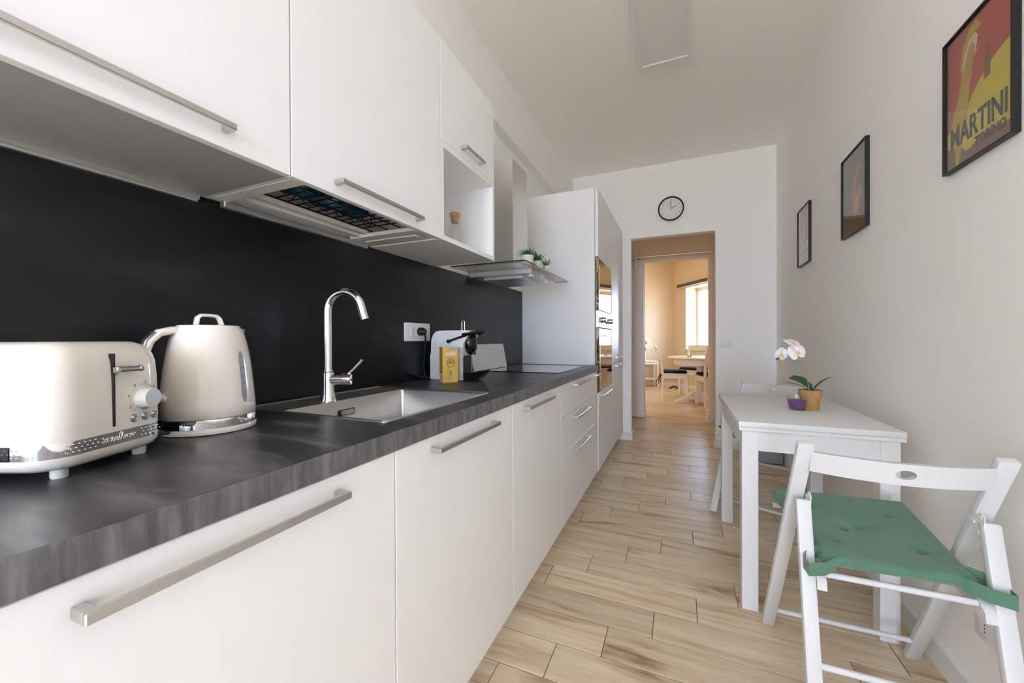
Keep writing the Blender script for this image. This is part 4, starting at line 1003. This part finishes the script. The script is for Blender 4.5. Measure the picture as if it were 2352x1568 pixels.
t = thing('potted_orchid', 'white orchid in a tan glazed pot on the white table', 'plant', (.570, 2.262, .771))
MB().lathe([(.0, 0), (.0345, 0), (.036, .003), (.041, .062), (.0445, .063), (.0475, .092), (.0445, .0945), (.0425, .090), (.041, .080), (.0, .080)], (0, 0, 0), 36).build('pot', 'pot', t)
b = MB()
for k in range(26):
    a = random.random() * 6.28; r_ = .038 * math.sqrt(random.random()); p = Vector((r_ * math.cos(a), r_ * math.sin(a), .080)); d = Vector((random.uniform(-1, 1), random.uniform(-1, 1), random.uniform(.1, 1.0))).normalized() * .016
    b.tube([p, p + d * .5 + Vector((0, 0, .006)), p + d], .0014, 5)
b.build('moss', 'moss', t, kind='stuff')
IR = Vector((.9195, .393, 0)); ID = Vector((-.393, .9195, 0))       # handy directions in the room for posing the plant


def leaf(name, base, pts, wid, m, nrm, parent):
    b = MB(); P = [Vector(p) for p in pts]; rows = []
    for i, p in enumerate(P):
        tn = (P[min(i + 1, len(P) - 1)] - P[max(i - 1, 0)]).normalized(); sd_ = tn.cross(Vector(nrm)).normalized(); up = sd_.cross(tn); w = wid[i]
        rows.append([p - sd_ * w + up * w * .28, p - sd_ * w * .5 + up * w * .07, p, p + sd_ * w * .5 + up * w * .07, p + sd_ * w + up * w * .28])
    b.rings(rows, False, (False, False)); bmesh.ops.solidify(b.bm, geom=list(b.bm.faces), thickness=.0012)
    return b.build(name, m, parent, smooth=70)


def lp(r_, d, z): return IR * r_ + ID * d + Vector((0, 0, z))


leaf('leaf', None, [lp(.0, .0, .082), lp(-.035, .012, .112), lp(-.062, .02, .121), lp(-.092, .03, .124), lp(-.118, .03, .127)], [.004, .008, .010, .007, .001], 'leaf', (0, 0, 1), t)
leaf('leaf', None, [lp(.016, .01, .082), lp(.010, .02, .108), lp(-.018, .03, .134), lp(-.052, .035, .146), lp(-.079, .03, .146)], [.006, .017, .020, .014, .002], 'leaf', -ID + Vector((0, 0, .5)), t)
leaf('leaf', None, [lp(.010, .0, .082), lp(.030, .0, .110), lp(.055, -.005, .134), lp(.080, -.01, .150), lp(.100, -.015, .156)], [.004, .008, .009, .006, .001], 'leaf', (0, 0, 1), t)
sp = [lp(-.004, 0, .082), lp(-.010, 0, .135), lp(-.024, 0, .184), lp(-.040, 0, .218), lp(-.067, -.004, .243), lp(-.095, -.006, .257), lp(-.123, -.010, .268), lp(-.148, -.014, .280), lp(-.160, -.018, .270)]
MB().tube(sp, [.0022, .0021, .002, .0019, .0018, .0016, .0014, .0013, .001], 8).build('stem', 'stem', t, smooth=60)


def flower(c, n, scale, roll):
    n = Vector(n).normalized(); x = Vector((0, 0, 1)).cross(n).normalized(); y = n.cross(x)
    root = MB()
    spec = [(90, .030, .013, -.12), (210, .030, .013, -.10), (330, .030, .013, -.10), (155, .034, .023, .10), (25, .034, .023, .10)]
    for ang, ln, wd, cup in spec:
        a = R(ang + roll); d = x * math.cos(a) + y * math.sin(a); s_ = n.cross(d)
        rows = []
        for q, wq in ((.06, .25), (.3, .8), (.55, 1.0), (.8, .8), (.95, .45), (1.0, .12)):
            p = Vector(c) + d * (ln * scale * q) + n * (ln * scale * (cup * q + .18 * q * (1 - q)))
            w = wd * scale * wq; rows.append([p - s_ * w - n * w * .18, p - s_ * w * .5, p + n * w * .06, p + s_ * w * .5, p + s_ * w - n * w * .18])
        root.rings(rows, False, (False, False))
    fl = root.build('flower', 'petal', t, smooth=70)
    b = MB(); b.ball(Vector(c) + n * .005 * scale, .0050 * scale, (1, 1, 1.1), 10, 6); b.tube([Vector(c) + n * .004, Vector(c) + n * .010 * scale - y * .005 * scale, Vector(c) + n * .012 * scale - y * .010 * scale], [.0032 * scale, .0028 * scale, .001], 8); b.build('flower_heart', 'orange', fl)


flower(lp(-.078, -.022, .270), lp(.05, -.92, .34), 1.35, 14)
flower(lp(-.092, -.010, .318), lp(.15, -.45, .95), 1.25, 0)
flower(lp(-.158, -.03, .262), lp(.22, -.92, -.20), 1.12, -20)
b = MB(); b.ball(lp(-.166, -.045, .228), .0095, (1, 1, .75)); b.build('bud', 'bud', t)
b = MB(); b.ball(lp(-.182, -.04, .243), .006, (1, 1, .8)); b.tube([lp(-.160, -.018, .270), lp(-.170, -.032, .252), lp(-.168, -.044, .234)], .0009, 6); b.build('bud', 'leaf', t)

o = MB(); o.box((.53, 4.045, .004), (.832, 4.36, .20), .012, 3); o.box((.525, 4.040, .20), (.835, 4.365, .235), .008, 2); tag(o.build('storage_box', 'greybox', smooth=30), 'low grey plastic box on the floor in the far right corner', 'box')

# ------------------------------------------------------------------ sliding door and rail in the passage
YR = 5.765
dr = struct('door_1', MB().box((-1.33, YR - .02, .012), (-.455, YR + .02, 2.20), .002), 'white_trim')
rl = thing('door_rail', 'brushed steel sliding-door rail with brackets across the passage opening', 'rail', (-.2, YR, 2.232))
MB().tube([(-1.35, YR - .045, 2.245), (.75, YR - .045, 2.245)], .0125, 12).build('rail', 'steel', rl, True)
for x in (-.52, .30): 
    b = MB(); b.lathe([(.018, -.016), (.018, .016)], (x, YR - .045, 2.245), 16, axis=(1, 0, 0)); b.box((x - .012, YR - .045, 2.238), (x + .012, YP, 2.252)); b.build('bracket', 'steel', rl, True)
b = MB(); b.lathe([(.035, -.006), (.035, .006)], (-.56, YR - .045, 2.292), 20, axis=(0, 1, 0)); b.box((-.572, YR - .053, 2.10), (-.548, YR - .021, 2.30), .002); b.build('hanger', 'steel', rl, True)

# ------------------------------------------------------------------ dining room
t = thing('round_table', 'round white pedestal table in the dining room', 'table', (.33, 7.50, 0))
MB().lathe([(.0, .755), (.40, .755), (.47, .758), (.515, .766), (.53, .775), (.53, .786), (.52, .792), (.0, .792)], (0, 0, 0), 56).build('tabletop', 'dining_white', t)
MB().lathe([(.42, .655), (.425, .66), (.425, .753), (.39, .753), (.39, .655), (.42, .655)], (0, 0, 0), 40, cap=(False, False)).build('apron', 'dining_white', t)
MB().lathe([(.10, .06), (.10, .12), (.075, .15), (.06, .22), (.075, .32), (.085, .40), (.06, .50), (.055, .58), (.09, .64), (.20, .66), (.20, .753)], (0, 0, 0), 24).build('pedestal', 'dining_white', t)
for k in range(4):
    a = R(205 + 90 * k); d = Vector((math.cos(a), math.sin(a), 0)); s_ = Vector((-d.y, d.x, 0)) * .03
    b = MB(); pl = [(.06, .06), (.06, .20), (.14, .19), (.26, .10), (.36, .065), (.42, .055), (.43, .02), (.42, 0), (.34, 0), (.32, .03), (.20, .06)]
    b.prism([d * r_ + Vector((0, 0, z)) - s_ for r_, z in pl], s_ * 2); b.build('foot', 'dining_white', t, smooth=40)


def dining_chair(label):
    """faces local +x; origin on the floor under the seat's middle"""
    t = thing('dining_chair', label, 'chair', (0, 0, 0), 0, 'cream dining chairs round the table')
    for s in (-1, 1):
        b = MB(); pts = [(-.205, 0), (-.19, .25), (-.185, .50), (-.215, .72), (-.275, .955), (-.245, .965), (-.185, .73), (-.150, .50), (-.155, .25), (-.175, 0)]
        b.prism([(x, s * .20 - .017, z) for x, z in pts], (0, .034, 0)); b.build('leg', 'dining_white', t, smooth=50)
        MB().bar((.225, s * .195, 0), (.20, s * .195, .47), .040, .040, (0, 1, 0), .003).build('leg', 'dining_white', t, smooth=0)
    b = MB(); b.box((-.19, -.225, .47), (.245, .225, .495), .006); b.build('seat', 'dining_white', t, smooth=30)
    b = MB(); b.box((-.17, -.205, .405), (.225, -.185, .47)); b.box((-.17, .185, .405), (.225, .205, .47)); b.box((.205, -.185, .405), (.225, .185, .47)); b.build('seat_frame', 'dining_white', t, smooth=0)
    b = MB(); b.grid(lambda u, v: (-.262 - .03 * (1 - (2 * u - 1) ** 2) + (-.02) * v, -.215 + .43 * u, .865 + .11 * v), 10, 2); bmesh.ops.solidify(b.bm, geom=list(b.bm.faces), thickness=.024); b.build('top_rail', 'dining_white', t, smooth=40)
    b = MB(); b.grid(lambda u, v: (-.215 - .02 * (1 - (2 * u - 1) ** 2) - .008 * v, -.19 + .38 * u, .68 + .05 * v), 8, 1); bmesh.ops.solidify(b.bm, geom=list(b.bm.faces), thickness=.018); b.build('back_slat', 'dining_white', t, smooth=40)
    return t


def black_pad(label):
    t = cushion(label, 'black seat pads in the dining room', 'blackfab', .205, .205, .40, .05, 0.0, [(.5, .5)], [], 20)
    return t


DCH = [('cream dining chair seen side-on at the left of the round table', (-.112, 7.68), R(2), 'black seat pad tied to the side-on dining chair'),
       ('cream dining chair on the near side of the round table, half behind the doorway', (.52, 7.20), R(107), 'black seat pad on the near dining chair half behind the doorway'),
       ('cream dining chair beyond the round table, under the window', (.268, 8.55), R(-113), 'black seat pad on the dining chair under the window')]
proto = pad = None
for lb, (x, y), a, lb2 in DCH:
    if proto is None: proto = dining_chair(lb); pad = black_pad(lb2); c_, p_ = proto, pad
    else: c_, p_ = dup(proto), dup(pad); c_['label'] = lb; p_['label'] = lb2
    c_.location = (x, y, 0); c_.rotation_euler = (0, 0, a); d = Vector((math.cos(a), math.sin(a), 0)); q = Vector((x, y, 0)) - d * .165
    p_.location = (q.x, q.y, .4955); p_.rotation_euler = (0, 0, a - PI / 2)
# cushion ties hanging at the side-on chair
o = MB(); bx_ = Vector((-.30, 7.475, 0))
for dx, dz in ((-.05, .30), (-.09, .27), (-.02, .33)): o.tube([bx_ + Vector((.0, -.03, .49)), bx_ + Vector((dx * .5, -.035, .43)), bx_ + Vector((dx, -.035, dz + .05)), bx_ + Vector((dx + .02, -.035, dz))], .006, 6)
o.build('cushion_tie', 'blackfab', pad, True, label='black cushion ties hanging beside the chair back')

# side table with a twig lamp
t = thing('side_table', 'small cream side table with a lower shelf by the dining room wall', 'table', (-.72, 9.62, 0), math.atan2(.393, .9195))
MB().box((-.26, -.13, .575), (.26, .13, .60), .004).build('tabletop', 'dining_white', t, smooth=0)
for x in (-.235, .235):
    for y in (-.11, .11): MB().box((x - .018, y - .018, 0), (x + .018, y + .018, .575)).build('leg', 'dining_white', t, smooth=0)
MB().box((-.235, -.11, .17), (.235, .11, .195)).build('shelf', 'dining_white', t, smooth=0)
b = MB(); b.box((-.217, -.118, .52), (.217, -.10, .575)); b.box((-.217, .10, .52), (.217, .118, .575)); b.build('apron', 'dining_white', t, smooth=0)
t = thing('twig_lamp', 'twig lamp covered in small white lights on the cream side table', 'lamp', (-.735, 9.61, .60))
b = MB(); b.lathe([(.06, 0), (.06, .012), (.012, .016), (.008, .22)], (0, 0, 0), 16); b.build('base', 'dining_white', t)
b = MB(); g = MB(); rnd = random.Random(4); c = Vector((0, 0, .40))
for k in range(70):
    d = Vector((rnd.gauss(0, 1), rnd.gauss(0, 1), rnd.gauss(0, 1))).normalized(); L_ = rnd.uniform(.09, .165); e_ = c + d * L_
    b.tube([Vector((0, 0, .2)) if k % 5 == 0 else c + d * .02, c + d * L_ * .6 + Vector((0, 0, .01)), e_], [.003, .002, .0012], 4)
    g.ball(e_, .0085, n=6, m=4)
    if k % 2: g.ball(c + d * L_ * .7 + Vector((.008, 0, .008)), .007, n=6, m=4)
b.build('twigs', 'twig', t, kind='stuff'); g.build('light_buds', 'bulb', t, kind='stuff')
# roller blind over the dining window
b = MB(); P = DC - DN * .045 + Vector((0, 0, 2.315)); b.tube([P + DW * .237, P + DW * 1.9], .034, 12)
rb = thing('roller_blind', 'dark green roller blind rolled up above the dining room window', 'blind', (P.x, P.y, 2.28)); b.build('roll', 'blind', rb, True)
b = MB(); wallbox(DC, DW, DN, .30, 1.85, 2.262, 2.278, -.06, -.045, b); b.build('bottom_bar', 'cream_mat', rb, True, smooth=0)
b = MB(); wallbox(DC, DW, DN, .26, .275, 2.27, 2.36, -.06, 0, b); b.build('bracket', 'whiteplastic', rb, True, smooth=0)
o = MB(); o.tube([(-.20, 9.30, .02), (-.16, 9.28, .035), (-.12, 9.30, .06), (-.07, 9.32, .045), (-.04, 9.30, .02)], .018, 8); tag(o.build('cable_bundle', 'blackmat', smooth=60), 'small bundle of black cable on the dining room floor by the skirting', 'cable')
for (x, y, lb) in ((.30, 7.55, 'small dark dish on the round dining table'),):
    o = MB(); o.lathe([(.0, 0), (.03, 0), (.04, .012), (.036, .012), (.028, .004), (0, .004)], (x - .14, y, .7925), 20, cap=(False, False)); tag(o.build('dish', 'blackmat'), lb, 'dish')
